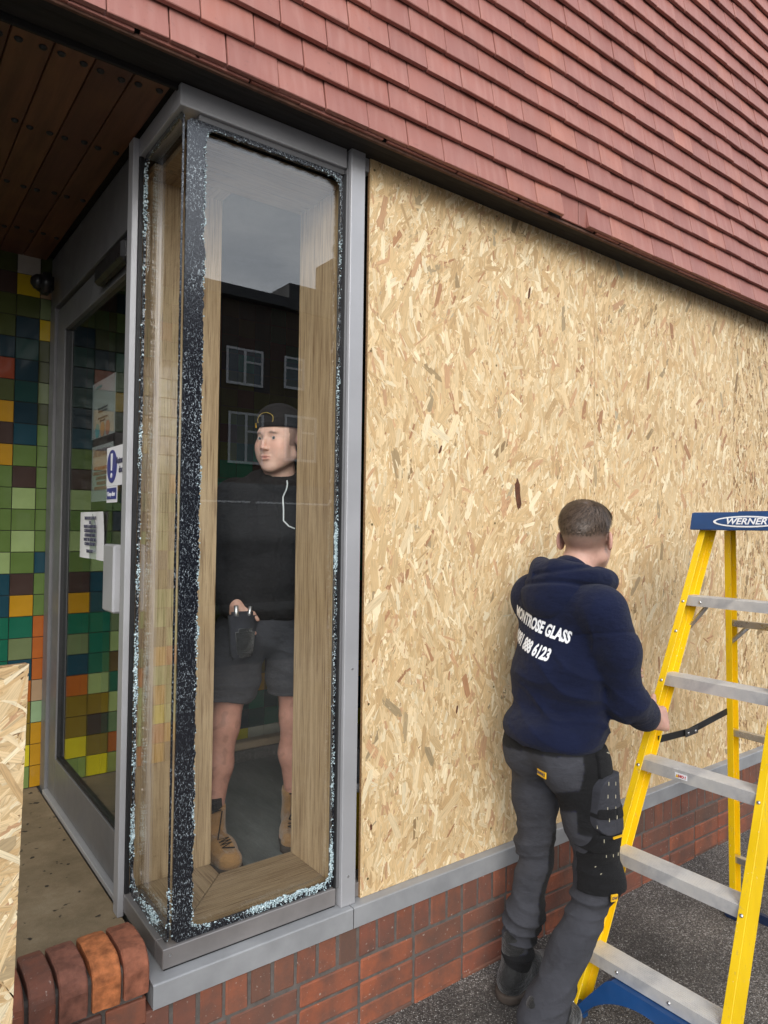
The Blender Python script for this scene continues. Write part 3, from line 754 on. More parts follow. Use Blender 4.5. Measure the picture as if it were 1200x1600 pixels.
def signx(t, w, h):
    o = obj('blue_disc', bm_mesh('blue_disc', lathe([(.058, 0), (.058, .0008)], 32), MT['sign_blue']), t); o.location = (-w / 2 + .068, 0, .0012)
    for nm, pr_, dz in (('mark', [(-.010, .045), (.010, .045), (.006, -.015), (-.006, -.015)], 0),):
        o = obj('exclamation_bar', bm_mesh('exclamation_bar', prism(pr_, .001, 'z', .0025), MT['white']), t); o.location = (-w / 2 + .068, 0, 0)
    o = obj('exclamation_dot', bm_mesh('exclamation_dot', lathe([(.009, 0), (.009, .001)], 16), MT['white']), t); o.location = (-w / 2 + .068, -.032, .0025)
notice('door_sign', 'white sign with a blue disc and exclamation mark beside the door post', 'sign', .715, .463, 1.885, 1.748, .7000, [('Automatic\ndoor', .032, .0, .055, BL, .0006, .9)], extra=signx)
def keepx(t, w, h):
    o = obj('blue_panel', bm_mesh('blue_panel', bm_box(-w / 2 + .01, w / 2 - .01, -h / 2 + .012, h / 2 - .006, .001, .002), MT['sign_blue']), t)
notice('door_sign', 'small blue Keep clear sign under the exclamation sign', 'sign', .71, .580, 1.747, 1.690, .7000, [('Keep clear', .022, .001, 0, MT['white'], .0004, .95)], extra=keepx)

# ------------------------------------------------------------------ OSB sheets
def osb_strands(w, h, n, seed, ang_mu, ang_sd, lmin, lmax, x_off=0):
    r = np.random.RandomState(seed)
    # three layers: fine chips low, long strands high
    N = n; t = r.rand(N); depth = np.sort(r.rand(N))
    cx = r.uniform(-.01, w + .01, N); cz = r.uniform(-.01, h + .01, N)
    kind = r.rand(N)
    L = np.where(kind < .5, r.uniform(.009, .030, N), r.uniform(lmin, lmax, N)); Wd = np.where(kind < .5, r.uniform(.0018, .006, N), r.uniform(.0045, .016, N))
    big = r.rand(N) < .04; L = np.where(big, r.uniform(.07, .115, N), L); Wd = np.where(big, r.uniform(.018, .032, N), Wd)
    field = np.array([mnoise.noise((a * 2.0 + seed, b * 2.0, 0)) for a, b in zip(cx, cz)])
    ang = ang_mu + field * .7 + r.normal(0, ang_sd, N); wild = r.rand(N) < .12; ang = np.where(wild, r.uniform(-PI / 2, PI / 2, N), ang)
    m = 8
    prof = np.array([(-.5, -.3), (-.38, -.5), (.40, -.5), (.5, -.22), (.47, .28), (.36, .5), (-.42, .5), (-.5, .15)])
    jag = r.uniform(-.09, .09, (N, m, 2)); pp = prof[None] + jag
    u = pp[:, :, 0] * L[:, None]; v = pp[:, :, 1] * Wd[:, None] * (1 + .0 * u)
    ca, sa = np.cos(ang)[:, None], np.sin(ang)[:, None]
    X = cx[:, None] + u * sa + v * ca; Z = cz[:, None] + u * ca - v * sa
    X = np.clip(X, 0, w); Z = np.clip(Z, 0, h)
    tilt = r.normal(0, .018, N)[:, None] * v + r.normal(0, .010, N)[:, None] * u
    Y = -(.0003 + depth[:, None] * .0016) - np.abs(tilt) * .6
    V = np.stack([X, Y, Z], 2).reshape(-1, 3); Fc = np.arange(N * m).reshape(N, m)
    base = np.array([(.67, .475, .25), (.73, .545, .31), (.58, .39, .195), (.79, .62, .38), (.58, .35, .19), (.42, .225, .115), (.85, .71, .47)])
    pr_ = np.array([.29, .27, .15, .13, .06, .01, .09]); ci = r.choice(len(base), N, p=pr_)
    C = base[ci] * r.uniform(.88, 1.1, (N, 1)); C = np.where((kind < .45)[:, None] & (r.rand(N) < .10)[:, None], C * .55, C)
    UV = np.stack([u + r.rand(N)[:, None] * 7, v + r.rand(N)[:, None] * 9], 2).reshape(-1, 2)
    return mesh_np('wood_strands', V, Fc, MT['osb'], False, np.clip(np.repeat(C, m, 0), 0, 1), UV)
def osb_board(x0, w, z0, h, y, label, n, seed, rotz=0., roty=0., mu=0., sd=.42, lmin=.03, lmax=.075, group='boards over the window opening', loc=None):
    t = thing('osb_board', label, 'wooden board', loc or (x0, y, z0), (0, roty, rotz), group)
    core = bm_mesh('board_core', bm_box(0, w, 0, .011, 0, h, .0008), MT['osb_core']); obj('board_core', core, t)
    obj('wood_strands', osb_strands(w, h, n, seed, mu, sd, lmin, lmax), t, kind='stuff')
    return t
osb_board(1.3285, 1.2166, .407, 2.437, 0, 'tall pale strand board nearest the corner window, left of the man', 60000, 21, mu=.08)
osb_board(2.5455, 1.217, .407, 2.434, .001, 'strand board standing behind the man in navy and the ladder top', 54000, 22, roty=.0015, mu=.12)
osb_board(3.7645, 1.217, .407, 2.428, .002, 'farthest strand board at the right edge behind the ladder', 20000, 23, roty=.002, mu=.1)
box('interior_partition', 4.98, 6.3, .01, .05, .41, 2.84, MT['plaster'], kind='structure', bev=0)
k1 = simple('dark_knot', (.10, .034, .014), .8, 0, .5, 60, .5, 200)
def knot(x, z, w, h, a, seed):
    r = random.Random(seed); bm = bmesh.new(); n = 12
    vs = [bm.verts.new((math.cos(2 * PI * i / n) * w / 2 * r.uniform(.7, 1.2), 0, math.copysign(abs(math.sin(2 * PI * i / n)) ** .6, math.sin(2 * PI * i / n)) * h / 2 * r.uniform(.85, 1.1))) for i in range(n)]
    bm.faces.new(vs); vs2 = bmesh.ops.extrude_face_region(bm, geom=list(bm.faces)); 
    for v in vs2['geom']:
        if isinstance(v, bmesh.types.BMVert): v.co.y -= .0012
    return bm, Matrix.Translation((x, -.0020, z)) @ Euler((0, a, 0)).to_matrix().to_4x4()
scr = bm_mesh('screw', lathe([(.0045, 0), (.0042, .0008), (.001, .0004)], 8), simple('yellow_zinc_screw', (.22, .17, .08), .4, .6))
for bd0 in [o for o in bpy.data.objects if o.name.startswith('osb_board') and o.get('group', '').startswith('boards')]:
    for xx in (.022, .60, 1.192):
        for zz in (.05, .62, 1.22, 1.82, 2.39):
            o = obj('screw', scr, bd0); o.location = (xx + rt.uniform(-.01, .01), -.0022, zz + rt.uniform(-.03, .03)); o.rotation_euler = (PI / 2, 0, 0)
b1 = [o for o in bpy.data.objects if o.name == 'osb_board'][0]
for (x, z, w, h, a, sd_) in ((.735, 1.345, .030, .125, -.12, 1), (.325, 1.49, .010, .035, .4, 2), (.79, 2.155, .011, .05, .2, 3), (.04, .42 - .2, .010, .02, 0, 4), (.42, .55, .008, .03, .2, 5), (.9, .9, .01, .03, -.3, 6)):
    bm, mm = knot(x, z, w, h, a, sd_); o = obj('bark_fleck', bm_mesh('bark_fleck', bm, k1), b1); o.matrix_local = mm
lb = osb_board(0, .62, 0, 1.03, 0, 'short offcut of strand board standing at the far left in the foreground', 7000, 31, mu=1.25, sd=.5, lmin=.05, lmax=.13, group='loose offcut', loc=(-.425, -.62, .0), rotz=math.radians(14), roty=math.radians(1.3))
lb.location = (-.402, -.78, .375)
# ------------------------------------------------------------------ implicit-surface modelling for people
def _n(a): a = np.asarray(a, float); return a / np.linalg.norm(a)
class Sdf:
    def __init__(s): s.p = []
    def cone(s, a, b, ra, rb, k=.02, w=None, f=1., sub=False):
        s.p.append(('c', np.array(a, float), np.array(b, float), ra, rb, k, None if w is None else _n(w), f, sub)); return s
    def ell(s, c, r, k=.02, axes=None, sub=False):
        s.p.append(('e', np.array(c, float), np.array(r, float), None if axes is None else np.array(axes, float), None, k, None, 1., sub)); return s
    def chain(s, pts, rs, k=.02, w=None, f=1.):
        for i in range(len(pts) - 1): s.cone(pts[i], pts[i + 1], rs[i], rs[i + 1], k, w, f)
        return s
    def bounds(s):
        lo = np.full(3, 1e9); hi = -lo
        for p in s.p:
            if p[8]: continue
            if p[0] == 'c':
                r = max(p[3], p[4]) * max(1, p[7]); lo = np.minimum(lo, np.minimum(p[1], p[2]) - r); hi = np.maximum(hi, np.maximum(p[1], p[2]) + r)
            else: r = max(p[2]); lo = np.minimum(lo, p[1] - r); hi = np.maximum(hi, p[1] + r)
        return lo - .03, hi + .03
    def __call__(s, P):
        D = np.full(len(P), 1e3)
        for t, a, b, c, d, k, w, f, sub in s.p:
            if t == 'c':
                ab = b - a; l2 = ab @ ab; h = np.clip((P - a) @ ab / l2, 0, 1); q = P - a - h[:, None] * ab
                if w is not None: q = q + (1 / f - 1) * (q @ w)[:, None] * w
                dd = np.sqrt((q * q).sum(1)) - (c + (d - c) * h)
                if f < 1: dd = dd * (f + (1 - f) * .5)
            else:
                q = P - a
                if c is not None: q = q @ c.T
                k0 = np.sqrt(((q / b) ** 2).sum(1)); k1 = np.sqrt(((q / b ** 2) ** 2).sum(1)) + 1e-9; dd = k0 * (k0 - 1) / k1
            if sub:
                h = np.clip(.5 - .5 * (D + dd) / k, 0, 1); D = D * (1 - h) - dd * h + k * h * (1 - h)
            else:
                h = np.clip(.5 + .5 * (D - dd) / k, 0, 1); D = D * (1 - h) + dd * h - k * h * (1 - h)
        return D
def surface(fn, lo, hi, h, margin=.02):
    lo = np.array(lo) - 2 * h; B = 5
    nb = np.ceil((np.array(hi) + 2 * h - lo) / (h * B)).astype(int); n = nb * B
    ci = np.stack(np.meshgrid(*[np.arange(k) for k in nb], indexing='ij'), -1).reshape(-1, 3)
    cc = lo + (ci * B + (B - 1) / 2) * h; dc = fn(cc)
    V = np.repeat(np.repeat(np.repeat(dc.reshape(nb), B, 0), B, 1), B, 2).astype(np.float32)
    V = np.where(V > 0, np.maximum(V, 1e-3), np.minimum(V, -1e-3)).astype(np.float32)
    near = np.abs(dc) < h * B * .95 + margin; ck = ci[near]
    o = np.stack(np.meshgrid(*[np.arange(B)] * 3, indexing='ij'), -1).reshape(-1, 3)
    idx = (ck[:, None] * B + o[None]).reshape(-1, 3)
    for i in range(0, len(idx), 400000):
        q = idx[i:i + 400000]; V[q[:, 0], q[:, 1], q[:, 2]] = fn(lo + q * h)
    Sg = V < 0
    cnt = np.zeros(np.array(V.shape) - 1, np.int8)
    for dx in (0, 1):
        for dy in (0, 1):
            for dz in (0, 1): cnt += Sg[dx:dx + cnt.shape[0], dy:dy + cnt.shape[1], dz:dz + cnt.shape[2]]
    cells = np.argwhere((cnt > 0) & (cnt < 8)); imap = np.full(cnt.shape, -1, np.int32); imap[tuple(cells.T)] = np.arange(len(cells))
    acc = np.zeros((len(cells), 3)); num = np.zeros(len(cells))
    cor = [(a, b, c) for a in (0, 1) for b in (0, 1) for c in (0, 1)]
    val = {c: V[cells[:, 0] + c[0], cells[:, 1] + c[1], cells[:, 2] + c[2]].astype(float) for c in cor}
    for a in cor:
        for ax in range(3):
            if a[ax]: continue
            b = list(a); b[ax] = 1; b = tuple(b); va, vb = val[a], val[b]; m = (va < 0) != (vb < 0)
            t = np.where(m, va / np.where(m, va - vb, 1), 0); p = np.tile(np.array(a, float), (len(cells), 1)); p[:, ax] = t
            acc += p * m[:, None]; num += m
    verts = lo + (cells + acc / num[:, None]) * h
    quads = []
    for ax in range(3):
        s0 = [slice(None)] * 3; s1 = [slice(None)] * 3; s0[ax] = slice(0, -1); s1[ax] = slice(1, None)
        ch = np.argwhere(Sg[tuple(s0)] != Sg[tuple(s1)]); u, v = [(1, 2), (2, 0), (0, 1)][ax]
        ok = (ch[:, u] > 0) & (ch[:, v] > 0) & (ch[:, u] < cnt.shape[u]) & (ch[:, v] < cnt.shape[v]) & (ch[:, ax] < cnt.shape[ax]); ch = ch[ok]
        ins = Sg[tuple(ch.T)]; e = np.eye(3, dtype=int)
        q = np.stack([imap[tuple((ch - du * e[u] - dv * e[v]).T)] for du, dv in ((1, 1), (0, 1), (0, 0), (1, 0))], 1)
        q[~ins] = q[~ins][:, ::-1]; quads.append(q)
    Q = np.concatenate(quads); Q = Q[(Q >= 0).all(1)]
    return verts, Q
def wob(P, freq, seed, dirs=5):
    r = np.random.RandomState(seed); s = np.zeros(len(P))
    for i in range(dirs):
        d = r.normal(size=3); d /= np.linalg.norm(d); s += np.sin(P @ d * freq * r.uniform(.7, 1.4) + r.uniform(0, 6.28))
    return s / dirs
def folds(P, c, rad, axis, freq, amp, seed):
    """cloth folds running across an axis, strongest around a point"""
    q = P - np.array(c); w = np.exp(-(q * q).sum(1) / rad ** 2); a = _n(axis)
    ph = P @ a * freq * .62 + 3.2 * wob(P, 9, seed) + 1.6 * wob(P, 24, seed + 1, 3)
    s = np.sin(ph); s2 = np.sin(ph * .53 + 3 * wob(P, 14, seed + 2, 3)); m = .45 + .55 * wob(P, 13, seed + 3, 3)
    return -3.0 * amp * w * (.6 * m * (1 - np.abs(s)) ** 1.5 * 1.6 + .5 * s2 - .3)
def build(name, fn, lo, hi, h, mat, parent, colf=None, origin=(0, 0, 0), **k):
    V, Q = surface(fn, lo, hi, h); cols = colf(V) if colf else None
    o = obj(name, mesh_np(name, V - np.array(origin), Q, mat, True, cols), parent, **k); return o, V, Q

# head in its own axes: x = person's left, y = forward, z = up, origin between the eyes' level and the ears
def head_prims(S, Rm, c, hair_bulge=0.):
    """Rm columns: left, forward, up"""
    c = np.array(c, float); Rm = np.array(Rm, float)
    T = lambda *p: c + Rm @ np.array(p, float)
    ax = Rm.T
    E = lambda p, r, k=.015, sub=False, a=None: S.ell(T(*p), r, k, ax if a is None else a, sub)
    E((0, -.020, .040), (.075, .096, .086), .02)
    E((0, .018, .012), (.066, .070, .075), .03)
    E((0, .030, -.045), (.052, .060, .062), .03)
    for s in (-1, 1):
        S.cone(T(.056 * s, -.004, -.055), T(.020 * s, .066, -.096), .016, .014, .03)
        E((.040 * s, .058, -.022), (.027, .024, .027), .025); E((.036 * s, .050, -.055), (.024, .024, .026), .03)
    E((0, .074, -.098), (.019, .017, .016), .02)
    S.cone(T(-.030, .078, .030), T(.030, .078, .030), .009, .009, .02)
    E((0, .070, -.062), (.026, .020, .024), .015)
    for s in (-1, 1): E((.031 * s, .097, .010), (.016, .013, .011), .012, True)
    for s in (-1, 1):
        E((.031 * s, .0735, .008), (.0145, .0135, .0125), .003)
        E((.031 * s, .0885, .0075), (.0125, .007, .0040), .002, True)
    S.chain([T(0, .086, .020), T(0, .100, -.008), T(0, .106, -.026)], [.0060, .0068, .0092], .010)
    for s in (-1, 1): E((.0115 * s, .098, -.030), (.0075, .009, .007), .006)
    for s in (-1, 1): E((.0068 * s, .104, -.0375), (.0034, .005, .003), .002, True)
    E((0, .0935, -.0575), (.0225, .0085, .0052), .005)
    E((0, .0925, -.0675), (.0185, .0085, .0062), .005)
    S.cone(T(-.021, .0985, -.0622), T(.021, .0985, -.0622), .0015, .0015, .003, sub=True)
    for s in (-1, 1):
        tilt = np.array([[math.cos(.55 * s), math.sin(.55 * s), 0], [-math.sin(.55 * s), math.cos(.55 * s), 0], [0, 0, 1]]) @ ax
        S.ell(T(.084 * s, -.016, .000), (.0075, .019, .033), .006, tilt)
        S.ell(T(.0915 * s, -.008, .003), (.0045, .010, .018), .004, tilt, True)
    return T
def head_cols(V, Rm, c, base, beard=.0, fade=None, brow=(.06, .04, .03)):
    q = (V - np.array(c)) @ np.array(Rm); C = np.tile(np.array(base, float), (len(V), 1))
    g = lambda p, r: np.exp(-(((q - np.array(p)) / np.array(r)) ** 2).sum(1))
    def mixin(w, col):
        nonlocal C
        w = np.clip(w, 0, 1)[:, None]; C = C * (1 - w) + np.array(col) * w
    for s in (-1, 1):
        mixin(.30 * g((.042 * s, .075, -.020), (.028, .03, .022)), (base[0] * 1.05, base[1] * .62, base[2] * .58))
        mixin(.55 * g((.084 * s, -.01, 0), (.012, .022, .035)), (base[0] * 1.05, base[1] * .6, base[2] * .55))
        for kx in np.linspace(-1, 1, 7): mixin(.55 * g(((.032 + .0115 * kx) * s, .088, .0285 - .004 * abs(kx) + .003 * (kx < 0)), (.005, .02, .0034)), brow)
        mixin(.40 * g((.031 * s, .085, .0015), (.018, .02, .006)), (base[0] * .62, base[1] * .45, base[2] * .42))
        mixin(.75 * g((.031 * s, .088, .013), (.013, .02, .0022)), (.05, .03, .025))
    mixin(.35 * g((0, .112, -.022), (.016, .02, .014)), (base[0] * 1.05, base[1] * .6, base[2] * .55))
    mixin(.75 * g((0, .098, -.0625), (.019, .014, .0085)), (base[0] * .85, base[1] * .42, base[2] * .42))
    mixin(.8 * g((0, .10, -.0622), (.021, .012, .0014)), (.08, .02, .02))
    if beard:
        mixin(beard * g((0, .09, -.048), (.024, .03, .006)), (.10, .07, .055)); mixin(beard * .6 * g((0, .07, -.098), (.045, .05, .022)), (.12, .085, .07))
    if fade: 
        z0, z1, col, mx = fade
        w = np.clip((q[:, 2] - z0) / (z1 - z0), 0, 1) * (q[:, 1] < .055 - .3 * np.clip(q[:, 2] - .05, -.1, .03)) * (np.abs(q[:, 0]) < .083)
        mixin(w * mx, col)
    return C
def hand_prims(S, wrist, d, back, thumb, curl=.9, sc=1., spread=.08, thumb_curl=.4):
    """d: wrist->knuckles, back: out of the back of the hand, thumb: side the thumb leaves from"""
    d, back = _n(d), _n(back); th = np.array(thumb, float); th = _n(th - d * (th @ d) - back * ((th @ back)))
    w = np.array(wrist, float); pts = lambda a, b, c: w + (d * a + th * b + back * c) * sc
    for b_, l in ((.028, .082), (.010, .086), (-.010, .083), (-.028, .076)):
        S.cone(pts(.0, b_ * .55, 0), pts(l, b_, .002), .0165 * sc, .0125 * sc, .012)
    S.cone(pts(.02, -.012, -.008), pts(.06, .0, -.008), .017 * sc, .016 * sc, .012)
    S.cone(pts(.012, .020, -.010), pts(.046, .036, -.014), .016 * sc, .0135 * sc, .012)
    for i, (b_, l0, L) in enumerate(((.029, .084, (.040, .025, .020)), (.0095, .088, (.045, .028, .022)), (-.0105, .085, (.042, .026, .021)), (-.029, .077, (.033, .020, .018)))):
        p = pts(l0, b_, .002); dirv = _n(d + th * (b_ * spread * 20)); a = curl * (.55 + .05 * i); up = -back
        rr = (.0100, .0088, .0080, .0068) if i < 3 else (.0088, .0076, .0070, .0060)
        for j, l in enumerate(L):
            ang = a * (1 if j == 0 else 1.25 if j == 1 else .8); dirv, up = dirv * math.cos(ang) + up * math.sin(ang), up * math.cos(ang) - dirv * math.sin(ang)
            q = p + dirv * l * sc; S.cone(p, q, rr[j] * sc, rr[j + 1] * sc, .0035); p = q
    p = pts(.030, .034, -.014); dirv = _n(d * .75 + th * .75 - back * .15)
    for j, (l, r0, r1) in enumerate(((.038, .0125, .0108), (.030, .0105, .0082))):
        q = p + dirv * l * sc; S.cone(p, q, r0 * sc, r1 * sc, .005); p = q; dirv = _n(dirv + (d * 1.0 - back * .3) * thumb_curl)

SKIN = (.56, .33, .255)
def axes(fwd, up=(0, 0, 1)):
    f = _n(fwd); u = np.array(up, float); u = _n(u - f * (u @ f)); l = np.cross(u, f); return np.stack([l, f, u], 1)

# ------------------------------------------------------------------ man outside at the ladder
TACKS = [(1.862, .835, 0), (1.905, .825, 0), (1.945, .82, 0), (1.862, .795, 0), (1.905, .785, 0), (1.866, .755, 0), (1.906, .748, 0), (1.906, .722, 0), (1.872, .72, 0), (1.975, .79, 0), (1.86, .655, 0), (1.885, .600, 0), (1.915, .595, 0), (1.945, .59, 0), (1.87, .56, 1), (1.88, .54, 1), (1.80, .925, 1), (1.90, .915, 1), (1.91, .91, 1), (1.84, .70, 0)]
def man_outside():
    t = thing('person', 'man from behind in a navy hooded sweatshirt and work trousers, holding the yellow ladder', 'person', (1.86, -.36, 0))
    OR = (1.86, -.36, 0)
    shR, shL = np.array((1.885, -.525, 1.375)), np.array((1.945, -.195, 1.385)); elR = np.array((1.930, -.580, 1.088)); wrR = np.array((2.232, -.488, .958))
    elL = np.array((2.14, -.13, 1.14)); wrL = np.array((2.37, -.20, 1.06))
    neck = np.array((1.93, -.365, 1.455)); hc = np.array((2.000, -.372, 1.578)); pel = np.array((1.855, -.355, .93))
    hipR, hipL = np.array((1.870, -.45, .88)), np.array((1.865, -.27, .88)); knR, anR = np.array((1.945, -.475, .47)), np.array((1.715, -.425, .09))
    knL, anL = np.array((1.915, -.235, .49)), np.array((1.865, -.195, .09))
    chest = np.array((1.925, -.362, 1.26)); belly = np.array((1.885, -.357, 1.08))
    HR = axes((.80, .32, -.02), (-.05, 0, 1))
    B = Sdf()
    B.ell(chest, (.105, .165, .17), .05); B.ell(belly, (.10, .14, .14), .05); B.ell(pel, (.09, .125, .11), .05)
    B.chain([chest + (0, 0, .10), neck, hc + (-.02, 0, -.05)], [.07, .060, .056], .03)
    B.cone(shL, shR, .055, .055, .04); B.chain([shR, elR, wrR], [.052, .042, .028], .02); B.chain([shL, elL, wrL], [.052, .042, .028], .02)
    B.chain([hipR, knR, anR], [.060, .036, .026], .03); B.chain([hipL, knL, anL], [.058, .036, .026], .03)
    for an, f in ((anR, (1, .1, 0)), (anL, (1, .15, 0))):
        f = _n(f); B.chain([an + (0, 0, -.01) - f * .02, an + f * .13 + (0, 0, -.045)], [.030, .020], .02)
    T = head_prims(B, HR, hc)
    hand_prims(B, wrR, (.96, .16, -.16), (-.35, -.90, .25), (-.30, 0, 1), 1.0, 1.12, thumb_curl=.1)
    hand_prims(B, wrL, (1, .0, -.1), (0, 1, .3), (-.2, 0, 1), 1.0)
    lo, hi = B.bounds()
    fade = (-.062, .020, (.105, .075, .058), .90)
    def cf(V):
        C = np.tile(np.array(SKIN), (len(V), 1)); m = V[:, 2] > 1.44; C[m] = head_cols(V[m], HR, hc, SKIN, .3, fade)
        h_ = (np.linalg.norm(V - wrR, axis=1) < .2); w = (.25 * (wob(V, 160, 4) > .1))[:, None] * h_[:, None]; C = C * (1 - w) + np.array((.60, .27, .22)) * w; return C
    build('body', B, lo, hi, .0042, MT['skin'], t, cf, OR)
    # hair on top, faded sides
    Hs = Sdf(); Hs.ell(T(0, -.022, .046), (.0800, .1005, .0875), .02, HR.T); Hs.ell(T(0, .045, .085), (.055, .045, .040), .03, HR.T)
    crown = np.array((-.022, -.055, .128))
    def hf(P):
        d = Hs(P); q = (P - hc) @ HR; th = np.arctan2(q[:, 0] - crown[0], q[:, 1] - crown[1]); rr = np.hypot(q[:, 0] - crown[0], q[:, 1] - crown[1])
        d = d - .0016 * np.sin(th * 26 + rr * 55 + 2 * wob(P, 60, 3)) - .002 * wob(P, 90, 8) + .008 * np.exp(-(rr / .012) ** 2)
        cut = (.014 + .16 * np.clip(q[:, 1] + .02, 0, .1)) - q[:, 2] + .006 * wob(P, 120, 5); d = d + .006 * np.clip(1 - (q[:, 2] - .010) / .045, 0, 1) - .006 * np.clip((q[:, 2] - .06) / .05, 0, 1)
        return np.maximum(d, cut)
    hl = lambda V: np.array((.070, .047, .033)) * (1 + .28 * wob(V, 130, 2)[:, None] + .12 * wob(V, 400, 4)[:, None])
    ho, HV, HQ = build('hair', hf, hc - .14, hc + .15, .0030, MT['hair'], t, hl, OR)
    # short strands combed over it
    r = np.random.RandomState(4); sel = r.choice(len(HV), 9000); V = []; Fc = []; Cc = []
    q = (HV[sel] - hc) @ HR
    cen = np.array((0, -.02, .03)); nrm = (q - cen) / np.array((.08, .1, .087)) ** 2; nrm /= np.linalg.norm(nrm, axis=1)[:, None]
    rad = q - crown; rad -= (rad * nrm).sum(1)[:, None] * nrm; rad /= np.linalg.norm(rad, axis=1)[:, None] + 1e-6
    tan = np.cross(nrm, rad); dv = rad * .8 + tan * .6 + r.normal(0, .16, rad.shape); dv -= (dv * nrm).sum(1)[:, None] * nrm * .9; dv /= np.linalg.norm(dv, axis=1)[:, None]
    topness = np.clip((q[:, 2] - .02) / .08, 0, 1)
    for i in range(len(sel)):
        L = (.006 + .026 * topness[i]) * r.uniform(.6, 1.2); sd_ = np.cross(dv[i], nrm[i]) * .0006; p = q[i] - nrm[i] * .0005; k0 = len(V)
        for j in range(3):
            tt = j / 2; c_ = p + dv[i] * L * tt + nrm[i] * ((.002 + .004 * topness[i]) * math.sin(tt * 2.4)) - nrm[i] * .12 * L * tt * tt; w_ = 1 - .6 * tt
            V += [c_ - sd_ * w_, c_ + sd_ * w_]
        Fc += [(k0, k0 + 2, k0 + 3, k0 + 1), (k0 + 2, k0 + 4, k0 + 5, k0 + 3)]; Cc += [np.array((.080, .054, .038)) * r.uniform(.35, 2.2)] * 6
    V = hc + np.array(V) @ HR.T - OR
    obj('hair_strands', mesh_np('hair_strands', V, np.array(Fc), MT['hair'], False, np.array(Cc)), t, kind='stuff')
    # sweatshirt
    J = Sdf(); W_ = (1, .1, 0)
    J.ell(chest + (-.005, 0, .02), (.130, .190, .17), .06); J.ell(belly + (-.008, -.006, .03), (.142, .184, .17), .07); J.ell(pel + (-.0, -.0, .025), (.152, .182, .095), .05)
    J.cone(shL + (-.01, -.01, -.01), shR + (-.005, .02, -.015), .082, .082, .05); J.cone(neck + (-.01, 0, -.03), neck + (-.01, 0, .0), .085, .075, .04)
    J.chain([shR + (0, 0, -.02), (shR + elR) / 2 + (-.0, -.008, 0), elR, elR * .45 + wrR * .55 + (0, -.0, -.008), wrR + (.0, 0, 0)], [.077, .071, .063, .049, .034], .03)
    J.chain([shL + (0, 0, -.02), elL, wrL], [.082, .070, .042], .03)
    J.cone(elR * .36 + wrR * .64 + (0, 0, -.010), elR * .26 + wrR * .74, .045, .038, .02)
    dn = _n(elR - shR); df = _n(wrR - elR)
    def jf(P):
        d = J(P)
        d += folds(P, elR + (.03, 0, 0), .12, dn * .5 + df * .9, 95, .0065, 1) + folds(P, belly + (-.06, -.09, -.03), .17, (.25, -.45, .85), 52, .0075, 5)
        d += folds(P, shR + (-.03, .05, -.10), .10, (.1, .8, .55), 60, .0065, 9) + folds(P, wrR - df * .09, .07, df, 130, .005, 12) + folds(P, pel + (-.12, .02, .14), .14, (.1, .2, 1), 60, .007, 14)
        d += folds(P, chest + (-.12, .02, -.06), .16, (.1, .55, .8), 30, .0035, 21)
        d += .0022 * wob(P, 26, 7)
        q = P - shR; sm = (q @ dn) - .085 - .25 * q[:, 0]; d += .0035 * np.exp(-(sm / .0045) ** 2) * (P[:, 1] < -.44) * (P[:, 2] > 1.12)
        hem = pel[2] - .062 + .05 * (P[:, 1] + .36) * 1.2 + .12 * (P[:, 0] - 1.86) * 0
        body = (np.abs(P[:, 0] - 1.86) < .22) & (P[:, 1] > -.60) & (P[:, 1] < -.12)
        d += np.where((P[:, 2] < hem + .055) & body & (P[:, 2] > hem - .02), .012 + .004 * np.sin(P[:, 1] * 90 + P[:, 0] * 60), 0)
        d = np.maximum(d, np.where(body, hem - P[:, 2], -1))
        end = (P - (wrR - df * .060)) @ df; d = np.where(np.linalg.norm(P - wrR, axis=1) < .09, np.maximum(d, end), d)
        nk = P - (hc + np.array((.02, 0, -.085))); d = np.maximum(d, -(np.sqrt((nk[:, 0] / .085) ** 2 + (nk[:, 1] / .072) ** 2 + (nk[:, 2] / .06) ** 2) - 1) * .07)
        return d
    jo, JV, JQ = build('sweatshirt', jf, (1.62, -.73, .84), (2.50, -.02, 1.53), .0050, MT['navy'], t, None, OR)
    # hood lying on the shoulders: a thick folded roll round the neck, deepest at the back
    Hd = Sdf(); r_ = .115; cx, cy = neck[0] + .022, neck[1] - .002; pts = []; rs = []
    for i in range(13):
        a = math.radians(55 + i * 250 / 12); b = abs(i - 6) / 6      # a=180deg is straight back (-X)
        pts.append(np.array((cx + math.cos(a) * (.085 + .020 * (1 - b)), cy + math.sin(a) * .108, neck[2] + .018 - .030 * b + .0 * (1 - b)))); rs.append(.036 + .008 * (1 - b))
    Hd.chain(pts, rs, .02)
    Hd.ell(neck + (-.085, .015, -.050), (.070, .115, .068), .04); Hd.ell(neck + (-.100, .02, -.090), (.055, .085, .050), .03)
    Hd.cone(neck + (-.045, .095, .035), neck + (-.085, .06, .018), .030, .030, .03)
    def hdf(P):
        d = Hd(P); q = P - (neck + np.array((.025, 0, .065)))
        d = np.maximum(d, -(np.sqrt((q[:, 0] / .078) ** 2 + (q[:, 1] / .074) ** 2 + (q[:, 2] / .095) ** 2) - 1) * .07)
        gr = P - neck; d += .0085 * np.exp(-((gr[:, 2] + .022 + .35 * (gr[:, 0] + .10) + .12 * gr[:, 1] + .008 * wob(P, 30, 2)) / .009) ** 2) * (gr[:, 0] < .03)
        d += .006 * np.exp(-((gr[:, 2] - .020 + .2 * gr[:, 1]) / .008) ** 2) * (gr[:, 0] < .0) * (gr[:, 1] < .06)
        return d + .003 * wob(P, 34, 31)
    build('hood', hdf, neck + (-.20, -.20, -.17), neck + (.16, .20, .12), .0042, MT['navy'], t, None, OR)
    # sleeve seam
    # trousers
    G = Sdf()
